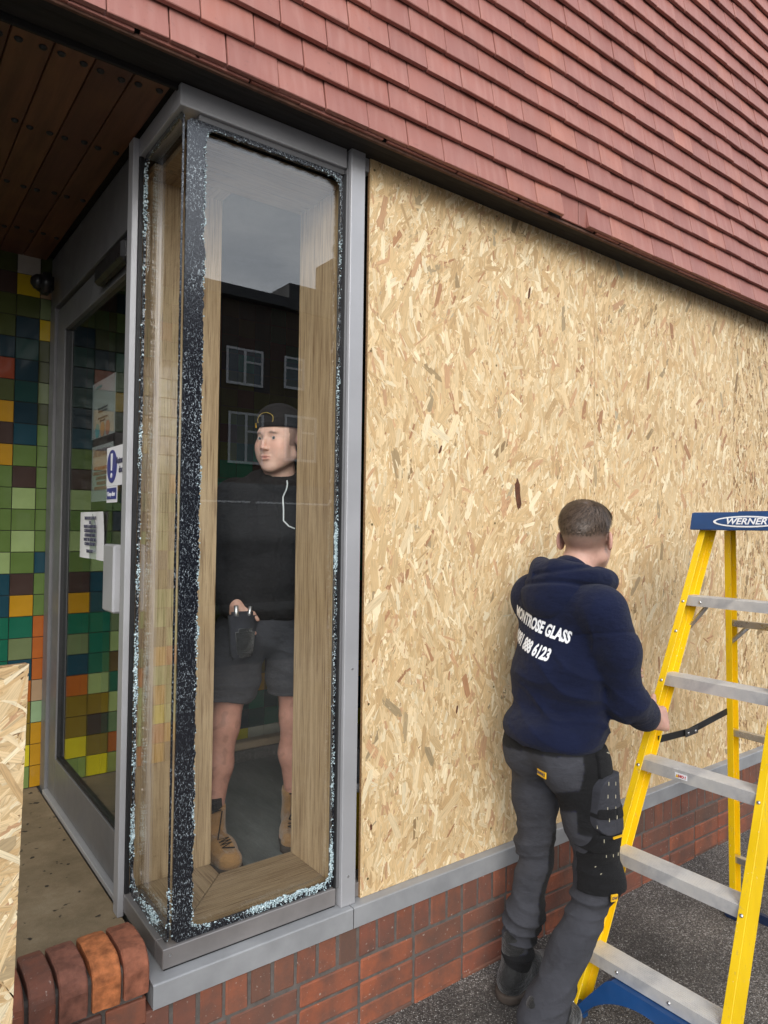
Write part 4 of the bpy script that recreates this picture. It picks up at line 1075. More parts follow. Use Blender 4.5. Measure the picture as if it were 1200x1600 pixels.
    G.ell(pel + (-.005, 0, -.01), (.122, .158, .12), .05); G.ell(pel + (-.040, -.070, -.055), (.088, .086, .10), .04); G.ell(pel + (-.040, .070, -.055), (.088, .086, .10), .04)
    G.chain([hipR + (-.0, 0, -.02), (hipR + knR) / 2, knR, (knR + anR) / 2 + (-.008, 0, 0), anR + (.005, 0, .0)], [.092, .080, .066, .061, .074], .035)
    G.chain([hipL + (0, 0, -.02), (hipL + knL) / 2, knL, (knL + anL) / 2, anL + (0, 0, .035)], [.088, .075, .062, .057, .060], .035)
    def gf(P):
        d = G(P); d += folds(P, knR + (-.04, 0, -.01), .13, (0, .15, 1), 85, .0075, 3) + folds(P, anR + (.05, 0, .13), .12, (-.3, .5, 1), 80, .0055, 4)
        d += folds(P, knL + (-.04, 0, 0), .12, (0, .2, 1), 85, .007, 6) + folds(P, anL + (0, 0, .11), .12, (0, -.2, 1), 95, .0075, 7) + folds(P, pel + (-.06, .0, -.13), .12, (-.1, .5, 1), 70, .006, 8)
        d += .0025 * wob(P, 24, 17)
        top = P[:, 2] - (pel[2] + .06); return np.maximum(d, top)
    def gcol(V):
        C = np.tile(np.array((.050, .051, .060)), (len(V), 1)); blk = np.array((.011, .011, .012))
        def seg(a, b):
            ab = b - a; h = ((V - a) @ ab) / (ab @ ab); q = V - a - np.clip(h, 0, 1)[:, None] * ab; return h, q, np.linalg.norm(q, axis=1)
        y0 = pel[1]; right = V[:, 1] < y0
        C[(V[:, 2] > pel[2] - .030 - .10 * (V[:, 1] - y0))] = blk                                             # waistband
        sx_ = V[:, 2] + .35 * (V[:, 1] + .36)
        C[(sx_ < .760) & (sx_ > .690) & (V[:, 0] < 1.87) & (V[:, 1] > -.50) & (V[:, 1] < -.375)] = blk   # black seat yoke
        C[right & (V[:, 2] > .66) & (V[:, 1] < -.485 + .10 * (1.86 - V[:, 0])) & (V[:, 0] > 1.80)] = blk
        C[~right & (V[:, 2] > .80) & (V[:, 1] > -.205)] = blk
        h, q, _ = seg(hipR, knR); edge = .435 + .25 * (V[:, 0] - 1.93)
        C[right & (V[:, 2] < .655) & (V[:, 2] > edge) & (q[:, 0] > -.045)] = blk
        h, q, _ = seg(knR, anR); m = right & (h > .05) & (h < 1.3)
        C[m & (q[:, 0] > .022 - .010 * h)] = blk
        h, q, _ = seg(knL, anL); C[(~right) & (h > -.25) & (h < .95) & (q[:, 1] < -.010) & (q[:, 0] > -.01)] = blk
        C[(~right) & (V[:, 2] < anL[2] + .07)] = blk
        return C
    GV, GQ = surface(gf, (1.58, -.62, -.02), (2.10, -.10, 1.0), .0046); gc = gcol(GV)
    for _ in range(2):
        fc = gc[GQ].mean(1); acc = np.zeros_like(gc); n_ = np.zeros(len(gc))
        for k_ in range(4): np.add.at(acc, GQ[:, k_], fc); np.add.at(n_, GQ[:, k_], 1)
        gc = acc / np.maximum(n_, 1)[:, None]
    gc = .5 * gc + .5 * np.where(gc > .03, (.050, .051, .060), (.011, .011, .012))
    obj('work_trousers', mesh_np('work_trousers', GV - np.array(OR), GQ, MT['trousers'], True, gc), t)
    # cargo pocket, holster pocket, labels, belt loop
    def patch(name, prims, mat, h=.0035, fn=None, parent=t, **k):
        s = Sdf(); 
        for p in prims: s.cone(*p[:4], **p[4])
        lo, hi = s.bounds(); f = (lambda P: fn(s(P), P)) if fn else s
        return build(name, f, lo, hi, h, mat, parent, None, OR, **k)[0]
    def shell(name, off, reg, mat, h=.0034):
        lo, hi = np.array((1.76, -.66, .40)), np.array((2.06, -.40, .95))
        return build(name, lambda P: np.maximum(gf(P) - off(P), reg(P)), lo, hi, h, mat, t, None, OR)[0]
    def rbox(P, x0, x1, z0, z1, rd, sk=0., tz=0.):
        z_ = P[:, 2] + tz * (P[:, 0] - (x0 + x1) / 2); x_ = P[:, 0] - sk * (z_ - (z0 + z1) / 2)
        a = np.abs(x_ - (x0 + x1) / 2) - (x1 - x0) / 2 + rd; c = np.abs(z_ - (z0 + z1) / 2) - (z1 - z0) / 2 + rd
        return np.hypot(np.maximum(a, 0), np.maximum(c, 0)) + np.minimum(np.maximum(a, c), 0) - rd
    side = lambda P: P[:, 1] + .455
    shell('cargo_pocket', lambda P: .008 + .004 * wob(P, 40, 3), lambda P: np.maximum(rbox(P, 1.845, 2.02, .47, .640, .02, .10), side(P)), MT['cloth_black'])
    shell('pocket_flap', lambda P: .014 + .001 * wob(P, 60, 5), lambda P: np.maximum(rbox(P, 1.840, 2.03, .612, .668, .006, .10), side(P)), MT['cloth_black'])
    def hreg(P): return np.maximum(rbox(P, 1.835, 1.985, .668, .850, .045, -.05, .0), side(P) + .012)
    hoff = lambda P: .017 + .004 * wob(P, 32, 6) + .010 * np.clip((P[:, 2] - .70) / .15, 0, 1) - .0025 * np.exp(-(((P[:, 0] - 1.905) / .003) ** 2)) - .0025 * np.exp(-(((P[:, 0] - 1.945) / .003) ** 2))
    shell('holster_pocket', hoff, hreg, MT['cloth_grey'], .0032)
    shell('pocket_band', lambda P: hoff(P) + .0025, lambda P: np.maximum(np.maximum(rbox(P, 1.836, 1.984, .715, .748, .003, 0, .12), hreg(P) - .002), side(P) + .012), MT['cloth_black'], .0032)
    shell('holster_top', lambda P: .010 + .002 * wob(P, 40, 9), lambda P: np.maximum(rbox(P, 1.845, 1.965, .845, .925, .01), side(P)), MT['cloth_black'])
    # boots
    for an, f, nm in ((anL, (1, .12, 0), 'boot'), (anR, (1, .05, 0), 'boot')):
        f = _n(f); s = Sdf(); s.chain([an + (-.008, 0, .05 if an is anR else .09), an + (-.008, 0, -.01)], [.038 if an is anR else .046] * 2, .02); s.chain([an - f * .035 + (0, 0, -.035), an + f * .09 + (0, 0, -.04), an + f * .165 + (0, 0, -.050)], [.047, .046, .036], .03)
        lo, hi = s.bounds(); z0 = .022 
        bo = build('boot', lambda P, s=s: np.maximum(s(P) + .0012 * wob(P, 70, 5), z0 - P[:, 2]), lo, hi, .005, MT['boot_black'], t, None, OR)[0]
        s2 = Sdf(); s2.chain([an - f * .038 + (0, 0, -.070), an + f * .09 + (0, 0, -.070), an + f * .168 + (0, 0, -.070)], [.050, .050, .042], .02)
        so_ = build('sole', lambda P, s2=s2: np.maximum(np.maximum(s2(P), P[:, 2] - .030), .0005 - P[:, 2]), lo - .01, hi, .005, MT['bootsole'], bo, None, (0, 0, 0))[0]
        so_.data.transform(Matrix.Translation(-Vector(OR)))
    # stitched labels and back print
    from mathutils.bvhtree import BVHTree
    deps = bpy.context.evaluated_depsgraph_get(); kids = [o for o in t.children if o.name.split('.')[0] in ('holster_pocket', 'cargo_pocket', 'pocket_flap', 'pocket_band', 'holster_top', 'work_trousers')]
    trees = [BVHTree.FromObject(o, deps) for o in kids]; tk = bm_mesh('bar_tack', bm_box(-.0011, .0011, -.0006, .0006, -.0055, .0055), simple('pale_thread', (.5, .46, .34), .7))
    for x_, z_, hor in TACKS:
        best = None
        for tr_ in trees:
            h = tr_.ray_cast(Vector((x_ - OR[0], -.9 - OR[1], z_)), Vector((0, 1, 0)))
            if h[0] and (best is None or h[0].y < best[0].y): best = h
        if best: o = obj('bar_tack', tk, t); o.location = best[0] + Vector((0, -.0008, 0)); o.rotation_euler = (0, PI / 2 if hor else 0, 0)
    def project_text(name, s, size, origin, xa, ya, V, Q, mat, sx=1., bold=.0006, off=.0014, parent=t):
        bv = BVHTree.FromPolygons([Vector(v) for v in V], [tuple(int(i) for i in f) for f in Q])
        me = text_mesh(s, size, 0, bold, sx); fr = frame(origin, xa, ya)
        bm = bmesh.new(); bm.from_mesh(me); bmesh.ops.triangulate(bm, faces=bm.faces); bmesh.ops.subdivide_edges(bm, edges=[e for e in bm.edges if e.calc_length() > size * .25], cuts=1)
        zd = fr.to_3x3() @ Vector((0, 0, 1))
        for v in bm.verts:
            p = fr @ v.co; h = bv.ray_cast(p + zd * .25, -zd); v.co = (h[0] + zd * off if h[0] else p) - Vector(OR)
        m2 = bpy.data.meshes.new(name); bm.to_mesh(m2); bm.free(); m2.materials.append(mat); return obj(name, m2, parent)
    bd = _n((-.93, -.10, .0)); 
    xa = np.cross((0, 0, 1), bd); bx = xa
    ya = np.array((0, 0, 1.)) 
    o1 = chest + bd * .2 + bx * -.018
    tl = math.radians(-13); bx2_ = bx * math.cos(tl) + ya * math.sin(tl); ya2 = ya * math.cos(tl) - bx * math.sin(tl)
    project_text('printed_name', 'MONTROSE GLASS', .052, (o1[0], o1[1] + .03, 1.300), bx2_, ya2, JV, JQ, MT['white'], .60, .0022)
    project_text('printed_number', '0081 888 6123', .052, (o1[0], o1[1] + .045, 1.232), bx2_, ya2, JV, JQ, MT['white'], .60, .0022)
    lab = text_mesh('DEWALT', .012, .0004, .0003)
    def label_patch(c, xa, ya, w, h, s, size):
        fr = frame(c, xa, ya); fr.translation -= Vector(OR)
        p = obj('stitched_label', bm_mesh('stitched_label', bm_box(-w / 2, w / 2, -h / 2, h / 2, -.004, .001, .0006), MT['label_yellow']), t); p.matrix_local = fr
        text('lettering', s, size, Matrix.Translation((0, 0, .0013)), MT['ink'], p, bold=.0004, sx=.9)
    hb = BVHTree.FromPolygons([Vector(v) for v in GV], [tuple(int(i) for i in f) for f in GQ]).ray_cast(Vector((1.5, -.405, .845)), Vector((1, 0, 0)))
    nb_ = hb[1]; nb_ = nb_ if nb_.x < 0 else -nb_
    label_patch(tuple(hb[0] + nb_ * .0035), tuple(Vector((0, 0, 1)).cross(nb_)), tuple(Vector((0, 0, 1))), .046, .020, 'DEWALT', .012)
    s3 = obj('stitched_label', bm_mesh('stitched_label', bm_box(-.02, .02, -.003, .003, -.003, .001), MT['label_yellow']), t); fr = frame((1.895, -.578, .668), (1, -.1, 0), (0, 0, 1)); fr.translation -= Vector(OR); s3.matrix_local = fr
    label_patch((1.905, -.560, .470), (1, -.35, 0), (-.2, 0, 1), .024, .022, 'DW', .012)
    return t
man_outside()

# ------------------------------------------------------------------ man inside behind the glass
def man_inside():
    OR = (1.24, .56, .39)
    t = thing('person', 'young man in backwards black cap, dark jacket and grey shorts standing inside the corner glass', 'person', OR)
    hc = np.array((1.262, .470, 1.935)); neck = np.array((1.285, .515, 1.80)); chest = np.array((1.275, .53, 1.58)); belly = np.array((1.265, .54, 1.40)); pel = np.array((1.255, .55, 1.24))
    shR, shL = np.array((1.145, .60, 1.715)), np.array((1.43, .475, 1.72)); elR, wrR = np.array((1.070, .63, 1.43)), np.array((1.100, .49, 1.330)); elL, wrL = np.array((1.50, .47, 1.43)), np.array((1.44, .33, 1.27))
    hipR, hipL = np.array((1.17, .59, 1.20)), np.array((1.36, .53, 1.20)); knR, anR = np.array((1.115, .60, .86)), np.array((1.065, .60, .49)); knL, anL = np.array((1.392, .555, .86)), np.array((1.432, .60, .48))
    HR = axes((-.90, -.43, -.06))
    B = Sdf(); B.ell(chest, (.15, .10, .17), .05); B.ell(belly, (.135, .10, .13), .05); B.ell(pel, (.14, .10, .11), .05)
    B.chain([chest + (0, 0, .1), neck, hc + (.01, .015, -.05)], [.07, .058, .055], .03); B.cone(shL, shR, .05, .05, .04)
    B.chain([shR, elR, wrR], [.05, .040, .026], .02); B.chain([shL, elL, wrL], [.05, .042, .027], .02)
    B.chain([hipR, knR, knR * .6 + anR * .4 + (.004, .015, 0), anR], [.075, .054, .054, .036], .03); B.chain([hipL, knL, knL * .6 + anL * .4 + (0, .015, 0), anL], [.075, .054, .054, .036], .03)
    for an, f in ((anR, (-.05, -1, 0)), (anL, (-.75, -.65, 0))): f = _n(f); B.chain([an + (0, 0, -.02), an + f * .12 + (0, 0, -.06)], [.035, .025], .02)
    T = head_prims(B, HR, hc)
    hand_prims(B, wrR, (.15, -.25, -.95), (-.85, -.45, .1), (.3, -.9, .0), .9, .9, thumb_curl=.9); hand_prims(B, wrL, (-.5, -.8, -.5), (0, -.2, 1), (-1, 0, 0), .7)
    lo, hi = B.bounds()
    def cf(V):
        C = np.tile(np.array(SKIN) * 1.0, (len(V), 1)); m = V[:, 2] > 1.78; C[m] = head_cols(V[m], HR, hc, (.78, .50, .40), .35, None)
        leg = V[:, 2] < 1.0; C[leg] = C[leg] * (np.array((1., .86, .84))) * (1 - .18 * (wob(V[leg], 120, 3) > .35)[:, None]); 
        q = (V - hc) @ HR; sb = m & (q[:, 1] < .035) & (q[:, 1] > -.05) & (q[:, 2] > -.02) & (np.abs(q[:, 0]) > .05) & (np.abs(q[:, 0]) < .081); C[sb] = C[sb] * .45; return C
    build('body', B, lo, hi, .0040, MT['skin'], t, cf, OR)
    ew = simple('eye_white', (.62, .60, .58), .2); ei = simple('grey_iris', (.05, .055, .06), .15)
    for s in (-1, 1):
        e = obj('eyeball', bm_mesh('eyeball', (lambda b: (bmesh.ops.create_uvsphere(b, u_segments=16, v_segments=12, radius=.0120), b)[1])(bmesh.new()), ew, True), t); e.location = Vector(T(.031 * s, .0745, .0078)) - Vector(OR)
        gz = _n(HR @ np.array((.32, 1, .05)))
        i_ = obj('iris', bm_mesh('iris', lathe([(.0055, .0103), (.0052, .0110), (.003, .0119), (.001, .0122)], 16), ei, True), e); i_.rotation_euler = Vector(gz).to_track_quat('Z', 'Y').to_euler()
    # cap worn backwards: crown, opening arch with strap over the forehead
    Cp = Sdf(); Cp.ell(T(0, -.018, .050), (.0855, .105, .092), .02, HR.T); Cp.ell(T(0, .02, .075), (.072, .070, .060), .03, HR.T)
    def cpf(P):
        d = Cp(P); q = (P - hc) @ HR
        low = (.050 - .10 * np.clip(.02 - q[:, 1], 0, .12)) - q[:, 2]; d = np.maximum(d, low)
        arch = np.sqrt((q[:, 0] / .034) ** 2 + ((q[:, 2] - .074) / .026) ** 2 + 0 * q[:, 1]); inside = (arch - 1) * .02
        d = np.where(q[:, 1] > .03, np.maximum(d, np.minimum(-inside, .0 * d + .004) * (inside < 0) + d * (inside >= 0)) if False else np.where((inside < 0) & (q[:, 2] > .068), d + .0065, d), d)
        return d
    co = build('cap', cpf, hc - .13, hc + .17, .0032, MT['jacket_black'], t, lambda V: np.tile((.02, .02, .02), (len(V), 1)), OR)[0]
    # yellow piping round the opening, small yellow tab
    from mathutils.bvhtree import BVHTree
    pts = []
    for i in range(19):
        a = math.radians(-8 + 196 * i / 18); x, z = .037 * math.cos(a), .070 + .032 * math.sin(a)
        y = .052 + .056 * math.sqrt(max(0, 1 - (x / .09) ** 2)) - max(0, z - .06) * .55 
        pts.append(T(x, y, z) - np.array(OR))
    bv = BVHTree.FromObject(co, bpy.context.evaluated_depsgraph_get())
    pts = [np.array(bv.find_nearest(Vector(p))[0]) + HR @ np.array((0, .0015, 0)) for p in pts]
    obj('piping', bm_mesh('piping', tube(pts, .0013, 6), simple('gold_piping', (.45, .33, .08), .5)), co)
    tb = obj('tab', bm_mesh('tab', bm_box(-.004, .004, -.002, .002, -.009, .009, .001), MT['label_yellow']), co)
    h_ = bv.find_nearest(Vector(T(-.052, .075, .058) - np.array(OR)))[0]; tb.matrix_local = Matrix.Translation(h_) @ Matrix(HR.tolist()).to_4x4() @ Matrix.Rotation(.5, 4, 'Z')
    es = obj('ear_stud', bm_mesh('ear_stud', (lambda b: (bmesh.ops.create_icosphere(b, subdivisions=2, radius=.0045), b)[1])(bmesh.new()), MT['white'], True), t); es.location = Vector(T(.090, -.002, -.024)) - Vector(OR)
    # jacket
    J = Sdf(); J.ell(chest, (.205, .145, .19), .06); J.ell(belly, (.185, .14, .17), .06); J.ell(pel + (0, 0, .06), (.180, .14, .07), .05)
    J.cone(shL, shR, .075, .075, .05); J.chain([shR, elR, wrR * .8 + elR * .2], [.078, .066, .046], .03); J.chain([shL, elL, wrL], [.075, .065, .045], .03)
    J.cone(neck + (.0, .0, -.03), neck + (.0, .0, -.005), .085, .075, .03)
    J.chain([neck + (-.07, -.04, -.02), neck + (-.02, -.075, -.035), neck + (.06, -.055, -.015)], [.026, .028, .026], .02)
    J.cone(neck + (-.06, .06, -.015), neck + (.06, .06, -.015), .045, .045, .03)
    def jf(P):
        d = J(P) + folds(P, belly + (0, -.12, .02), .18, (.5, 0, 1), 50, .007, 2) + folds(P, elR, .10, (0, .2, 1), 80, .006, 3) + folds(P, chest + (.05, -.1, 0), .15, (1, 0, .7), 36, .004, 6) + .002 * wob(P, 24, 3)
        d += .004 * np.exp(-((P[:, 0] - 1.225 + .0 * P[:, 2]) / .004) ** 2) * (P[:, 1] < .5)
        nk = P - (hc + np.array((0, 0, -.09))); d = np.maximum(d, -(np.sqrt((nk[:, 0] / .075) ** 2 + (nk[:, 1] / .07) ** 2 + (nk[:, 2] / .05) ** 2) - 1) * .06)
        return np.maximum(d, 1.235 + .01 * np.sin(P[:, 0] * 20) - P[:, 2])
    jo, JV, JQ = build('jacket', jf, (.95, .20, 1.2), (1.62, .78, 1.86), .0052, MT['jacket_black'], t, None, OR)
    bj = BVHTree.FromPolygons([Vector(v) for v in JV], [tuple(int(i) for i in f) for f in JQ])
    # grey piping of the chest pocket
    path = [(1.263, 1.785), (1.254, 1.71), (1.242, 1.635), (1.262, 1.615), (1.290, 1.605)]
    pp = []
    for (x0, z0), (x1, z1) in zip(path, path[1:]):
        for i in range(6):
            u = i / 6; h_ = bj.ray_cast(Vector((x0 + (x1 - x0) * u, 0.0, z0 + (z1 - z0) * u)), Vector((0, 1, 0)))
            if h_[0]: pp.append(h_[0] + Vector((0, -.002, 0)) - Vector(OR))
    obj('reflective_piping', bm_mesh('reflective_piping', tube(pp, .0026, 6), simple('grey_piping', (.75, .78, .80), .4)), t)
    # shorts
    G = Sdf(); G.ell(pel + (0, 0, .0), (.165, .125, .12), .05)
    G.chain([hipR, hipR * .5 + knR * .5, knR + (0, 0, .095)], [.105, .100, .092], .035); G.chain([hipL, hipL * .5 + knL * .5, knL + (0, 0, .095)], [.105, .100, .092], .035)
    def gf(P):
        d = G(P) + folds(P, pel + (0, -.1, -.10), .15, (.3, 0, 1), 60, .006, 8) + folds(P, knR + (0, -.05, .14), .1, (.2, 0, 1), 75, .006, 10) + .0025 * wob(P, 25, 12)
        d -= .004 * (np.abs(P[:, 2] - (knR[2] + .105)) < .012)
        return np.maximum(d, knR[2] + .095 + .012 * np.sin(P[:, 0] * 25) - P[:, 2])
    build('shorts', gf, (1.0, .36, .88), (1.52, .76, 1.36), .0052, MT['shorts'], t, None, OR)
    # socks and tan work boots
    for an, f in ((anR, (.0, -1, 0)), (anL, (-.55, -.85, 0))):
        f = _n(f); s = Sdf(); s.cone(an + (0, 0, .12), an, .047, .046, .02)
        build('sock', lambda P, s=s: np.maximum(s(P), P[:, 2] - an[2] - .115), *s.bounds(), .005, MT['cloth_black'], t, None, OR)
        s = Sdf(); s.chain([an + (0, 0, .07), an + (0, 0, -.02)], [.058, .056], .02); s.chain([an - f * .03 + (0, 0, -.04), an + f * .10 + (0, 0, -.05), an + f * .175 + (0, 0, -.056)], [.050, .052, .045], .03)
        lo, hi = s.bounds()
        sk = np.array((f[1], -f[0], 0))
        def bf(P, s=s, an=an, f=f):
            q = P - an; d = s(P) + .0012 * wob(P, 60, 3); d += .010 * (((q @ f) > .0) & (np.abs(q @ sk) < .018) & (q[:, 2] > -.02)) ; return np.maximum(np.maximum(d, .415 - P[:, 2]), q[:, 2] - .085 + .2 * (q @ f))
        bo = build('boot', bf, lo, hi, .0045, MT['boot'], t, None, OR)[0]
        s2 = Sdf(); s2.chain([an - f * .033 + (0, 0, -.085), an + f * .10 + (0, 0, -.085), an + f * .178 + (0, 0, -.085)], [.053, .055, .049], .02)
        so_ = build('sole', lambda P, s2=s2: np.maximum(np.maximum(s2(P), P[:, 2] - .422), .3915 - P[:, 2]), lo - .01, hi, .005, MT['bootsole'], bo, None, OR)[0]
        lace = []
        bvb = BVHTree.FromObject(bo, bpy.context.evaluated_depsgraph_get())
        for i in range(15):
            u = i / 14; side = .020 * (1 if i % 2 else -1); p = an + f * (.035 + .085 * u) + sk * side + np.array((0, 0, .075 - .095 * u)); p2 = p + (f * .06 + np.array((0, 0, .05)))
            h_ = bvb.find_nearest(Vector(p2 - np.array(OR))); lace.append(h_[0] + h_[1] * .003)
        obj('laces', bm_mesh('laces', tube(lace, .0024, 6), MT['cloth_black']), bo)
    return t
man_inside()

# crumpled clear plastic bags the man inside carries
def plastic_bag(c, w, h, seed, label, side=0.):
    r = np.random.RandomState(seed); n = 26; V = []; Fc = []
    for i in range(n + 1):
        for j in range(n + 1):
            a = 2 * PI * i / n; z = j / n; rr = (.25 + .75 * math.sin(PI * min(1, .12 + z * .95)) ** .7) * (1 + .25 * math.sin(a * 3 + z * 5 + seed))
            x = math.cos(a) * w / 2 * rr + side * z; y = math.sin(a) * w * .22 * rr; zz = h * (.5 - z)
            k = .010 * mnoise.noise((x * 40, y * 40 + seed, zz * 30)) + .006 * r.normal(); V.append((x + k, y + k, zz + .3 * k))
    for i in range(n):
        for j in range(n): a = i * (n + 1) + j; Fc.append((a, a + 1, a + n + 2, a + n + 1))
    o = obj('plastic_bag', mesh_np('plastic_bag', V, Fc, MT['plastic'], False), label=label, cat='plastic bag'); o.location = c; return o
tp = thing('tool_pouch', 'black tool pouch hanging at the right hip of the man inside', 'tool pouch', (1.105, .44, 1.22))
def soft_box(w, d, h, seed, mat, name):
    r = random.Random(seed); bm = bm_box(-w / 2, w / 2, -d / 2, d / 2, -h / 2, h / 2, .012, 2)
    for v in bm.verts: v.co.x *= 1 - .22 * (.5 - v.co.z / h); v.co += Vector((r.uniform(-1, 1), r.uniform(-1, 1), r.uniform(-1, 1))) * .002
    return bm_mesh(name, bm, mat, True)
o = obj('pocket', soft_box(.10, .05, .17, 1, MT['cloth_grey'], 'pocket'), tp); o = obj('pocket', soft_box(.075, .03, .10, 2, MT['boot_black'], 'pocket'), tp); o.location = (-.005, -.040, -.02)
o = obj('tool', bm_mesh('tool', tube([(.02, -.01, .05), (.026, -.012, .105)], .007, 10), MT['steel'], True), tp); o = obj('tool', bm_mesh('tool', tube([(-.025, -.01, .05), (-.03, -.012, .11)], .008, 10), MT['steel'], True), tp)
plastic_bag((1.36, .335, 1.235), .13, .20, 7, 'clear plastic bag at the left hip of the man inside, by the oak jamb', .02)
# ------------------------------------------------------------------ stepladder
def ladder():
    OX, OY = 2.4, -.63
    t = thing('stepladder', 'yellow stepladder with blue top cap and silver treads standing at the right beside the man', 'ladder', (OX, OY, 0))
    O = np.array((OX, OY, 0))
    YL, BLU, ST = MT['rail_yellow'], MT['blue'], MT['steel']
    def rail(a, b, depth, fl, open_y, name, th=.0035):
        """C section; front edge runs a->b, depth goes back (+X-ish), flanges open towards open_y"""
        a, b = np.array(a, float), np.array(b, float); d = _n(b - a); back = np.array((1., 0, 0)); back = _n(back - d * (back @ d)); yv = np.cross(back, d); yv = yv if yv[1] > 0 else -yv
        s = open_y; pr_ = [(0, 0), (depth, 0), (depth, s * fl), (depth - th, s * fl), (depth - th, s * th), (th, s * th), (th, s * fl), (0, s * fl)]
        bm = bmesh.new(); R_ = []
        for p in (a, b): R_.append([bm.verts.new(p + back * u + yv * v - O) for u, v in pr_])
        n = len(pr_)
        for i in range(n): bm.faces.new((R_[0][i], R_[0][(i + 1) % n], R_[1][(i + 1) % n], R_[1][i]))
        bm.faces.new(R_[0][::-1]); bm.faces.new(R_[1]); bmesh.ops.recalc_face_normals(bm, faces=bm.faces)
        bmesh.ops.bevel(bm, geom=[e for e in bm.edges], offset=.0008, segments=1, affect='EDGES')
        return obj(name, bm_mesh(name, bm, YL), t)
    FX = lambda z: 1.885 + .497 * z
    fyF = lambda z: -.385 - .015 * z / 1.6; fyN = lambda z: -.890 + .10 * z / 1.6
    rail((FX(.0), fyF(0), .0), (FX(1.655), fyF(1.655), 1.655), .078, .026, -1, 'front_rail')
    rail((FX(.0), fyN(0), .0), (FX(1.655), fyN(1.655), 1.655), .078, .026, 1, 'front_rail')
    RX = lambda z: 2.955 - .06 * z
    rail((RX(.03), -.395, .03), (RX(1.62), -.415, 1.62), .048, .026, -1, 'rear_rail'); rail((RX(.03), -.90, .03), (RX(1.62), -.80, 1.62), .048, .026, 1, 'rear_rail')
    rivet = bm_mesh('rivet', lathe([(.0062, 0), (.0055, .002), (.003, .0036), (.0008, .004)], 12), ST, True)
    def riv(x, y, z, n=(-1, 0, 0), parent=t):
        o = obj('rivet', rivet, parent); o.matrix_local = Matrix.Translation(Vector((x, y, z)) - Vector(O)) @ Vector(n).to_track_quat('Z', 'Y').to_matrix().to_4x4(); return o
    nd = _n((-1, 0, .497))
    for i, z in enumerate((.205, .495, .79, 1.078, 1.365)):
        y0, y1 = fyN(z) + .004, fyF(z) - .004; x = FX(z) + .004; w = y1 - y0; D, Hh = (.082, .040) if i < 4 else (.07, .036)
        bm = bmesh.new(); prof = [(0, 0), (D, 0), (D, -.028), (D - .003, -.028), (D - .003, -.0035), (.003, -.0035), (.003, -Hh), (0, -Hh)]
        A_ = [bm.verts.new((u, -w / 2, v)) for u, v in prof]; B2 = [bm.verts.new((u, w / 2, v)) for u, v in prof]; bm.faces.new(A_); bm.faces.new(B2[::-1])
        for k_ in range(8): bm.faces.new((A_[k_], B2[k_], B2[(k_ + 1) % 8], A_[(k_ + 1) % 8]))
        for k_ in range(9): bm_box(.004 + k_ * .0085, .007 + k_ * .0085, -w / 2 + .002, w / 2 - .002, -.0005, .0011, 0, 1, bm)
        s = obj('tread', bm_mesh('tread', bm, MT['tread']), t); s.location = Vector((x, (y0 + y1) / 2, z)) - Vector(O)
        for yy in (fyF(z) - .013, fyN(z) + .013): riv(FX(z - .02) - .0005, yy, z - .02, nd)
        if i in (0, 4):
            for yy in (y1 - .07, y0 + .07) if i == 4 else (y1 - .12, (y0 + y1) / 2 - .06): riv(x - .0005, yy, z - .02, (-1, 0, 0))
            for sgn, ye in ((1, y1 - .004), (-1, y0 + .004)):
                if i == 4:
                    br = obj('brace', bm_mesh('brace', tube([Vector((x + .03, ye, z - .13)) - Vector(O), Vector((x + .03, ye - sgn * .075, z - .038)) - Vector(O)], .008, 6), ST), t); riv(FX(z - .13) - .0005, ye - sgn * .008, z - .13, nd)
        if i == 2:
            lb_ = obj('warning_label', bm_mesh('warning_label', bm_box(-.001, .0005, -.022, .022, -.009, .009), MT['white']), t); lb_.location = Vector((x - .0008, y1 - .165, z - .020)) - Vector(O)
            fr = Matrix(((0, 0, -1), (-1, 0, 0), (0, 1, 0))).to_4x4()
            wt = obj('warning_triangle', bm_mesh('warning_triangle', prism([(-.006, -.005), (.006, -.005), (0, .006)], .0006, 'z', 0), MT['label_yellow']), lb_); wt.matrix_local = Matrix.Translation((-.0018, .013, 0)) @ fr
            tt = text('lettering', 'NO !', .013, Matrix.Translation((-.0018, -.005, 0)) @ fr, MT['red'], lb_, bold=.0004)
    # top cap
    z0, z1 = 1.622, 1.692; ya, yb = -.838, -.378
    bm = bmesh.new(); pr_ = [(2.655, z0), (2.672, z1 - .006), (2.680, z1), (2.965, z1), (2.975, z1 - .006), (2.985, z0)]
    A_ = [bm.verts.new((x - OX, ya - OY, z)) for x, z in pr_]; B2 = [bm.verts.new((x - OX, yb - OY, z)) for x, z in pr_]; bm.faces.new(A_); bm.faces.new(B2[::-1])
    for i in range(6): bm.faces.new((A_[i], B2[i], B2[(i + 1) % 6], A_[(i + 1) % 6]))
    bm_box(2.70 - OX, 2.94 - OX, ya + .17 - OY, yb - .17 - OY, z1 - .001, z1 + .004, .002, 1, bm)
    bmesh.ops.bevel(bm, geom=[e for e in bm.edges if e.calc_length() > .02], offset=.003, segments=2, affect='EDGES')
    cap = obj('top_cap', bm_mesh('top_cap', bm, BLU), t)
    pc = Vector((2.6625, -.60, 1.655)); slope = Vector((.017, 0, .064)).normalized(); fr = frame(pc - Vector(O), (0, -1, 0), slope)
    def oval(a, b, z, mat, nm, h=.0008):
        o = obj(nm, bm_mesh(nm, prism([(a * math.cos(2 * PI * i / 40), b * math.sin(2 * PI * i / 40)) for i in range(40)], h, 'z', 0), mat), cap); o.matrix_local = fr @ Matrix.Translation((0, 0, z))
    oval(.128, .0225, .0008, MT['white'], 'logo_oval'); oval(.117, .0165, .0018, BLU, 'logo_field')
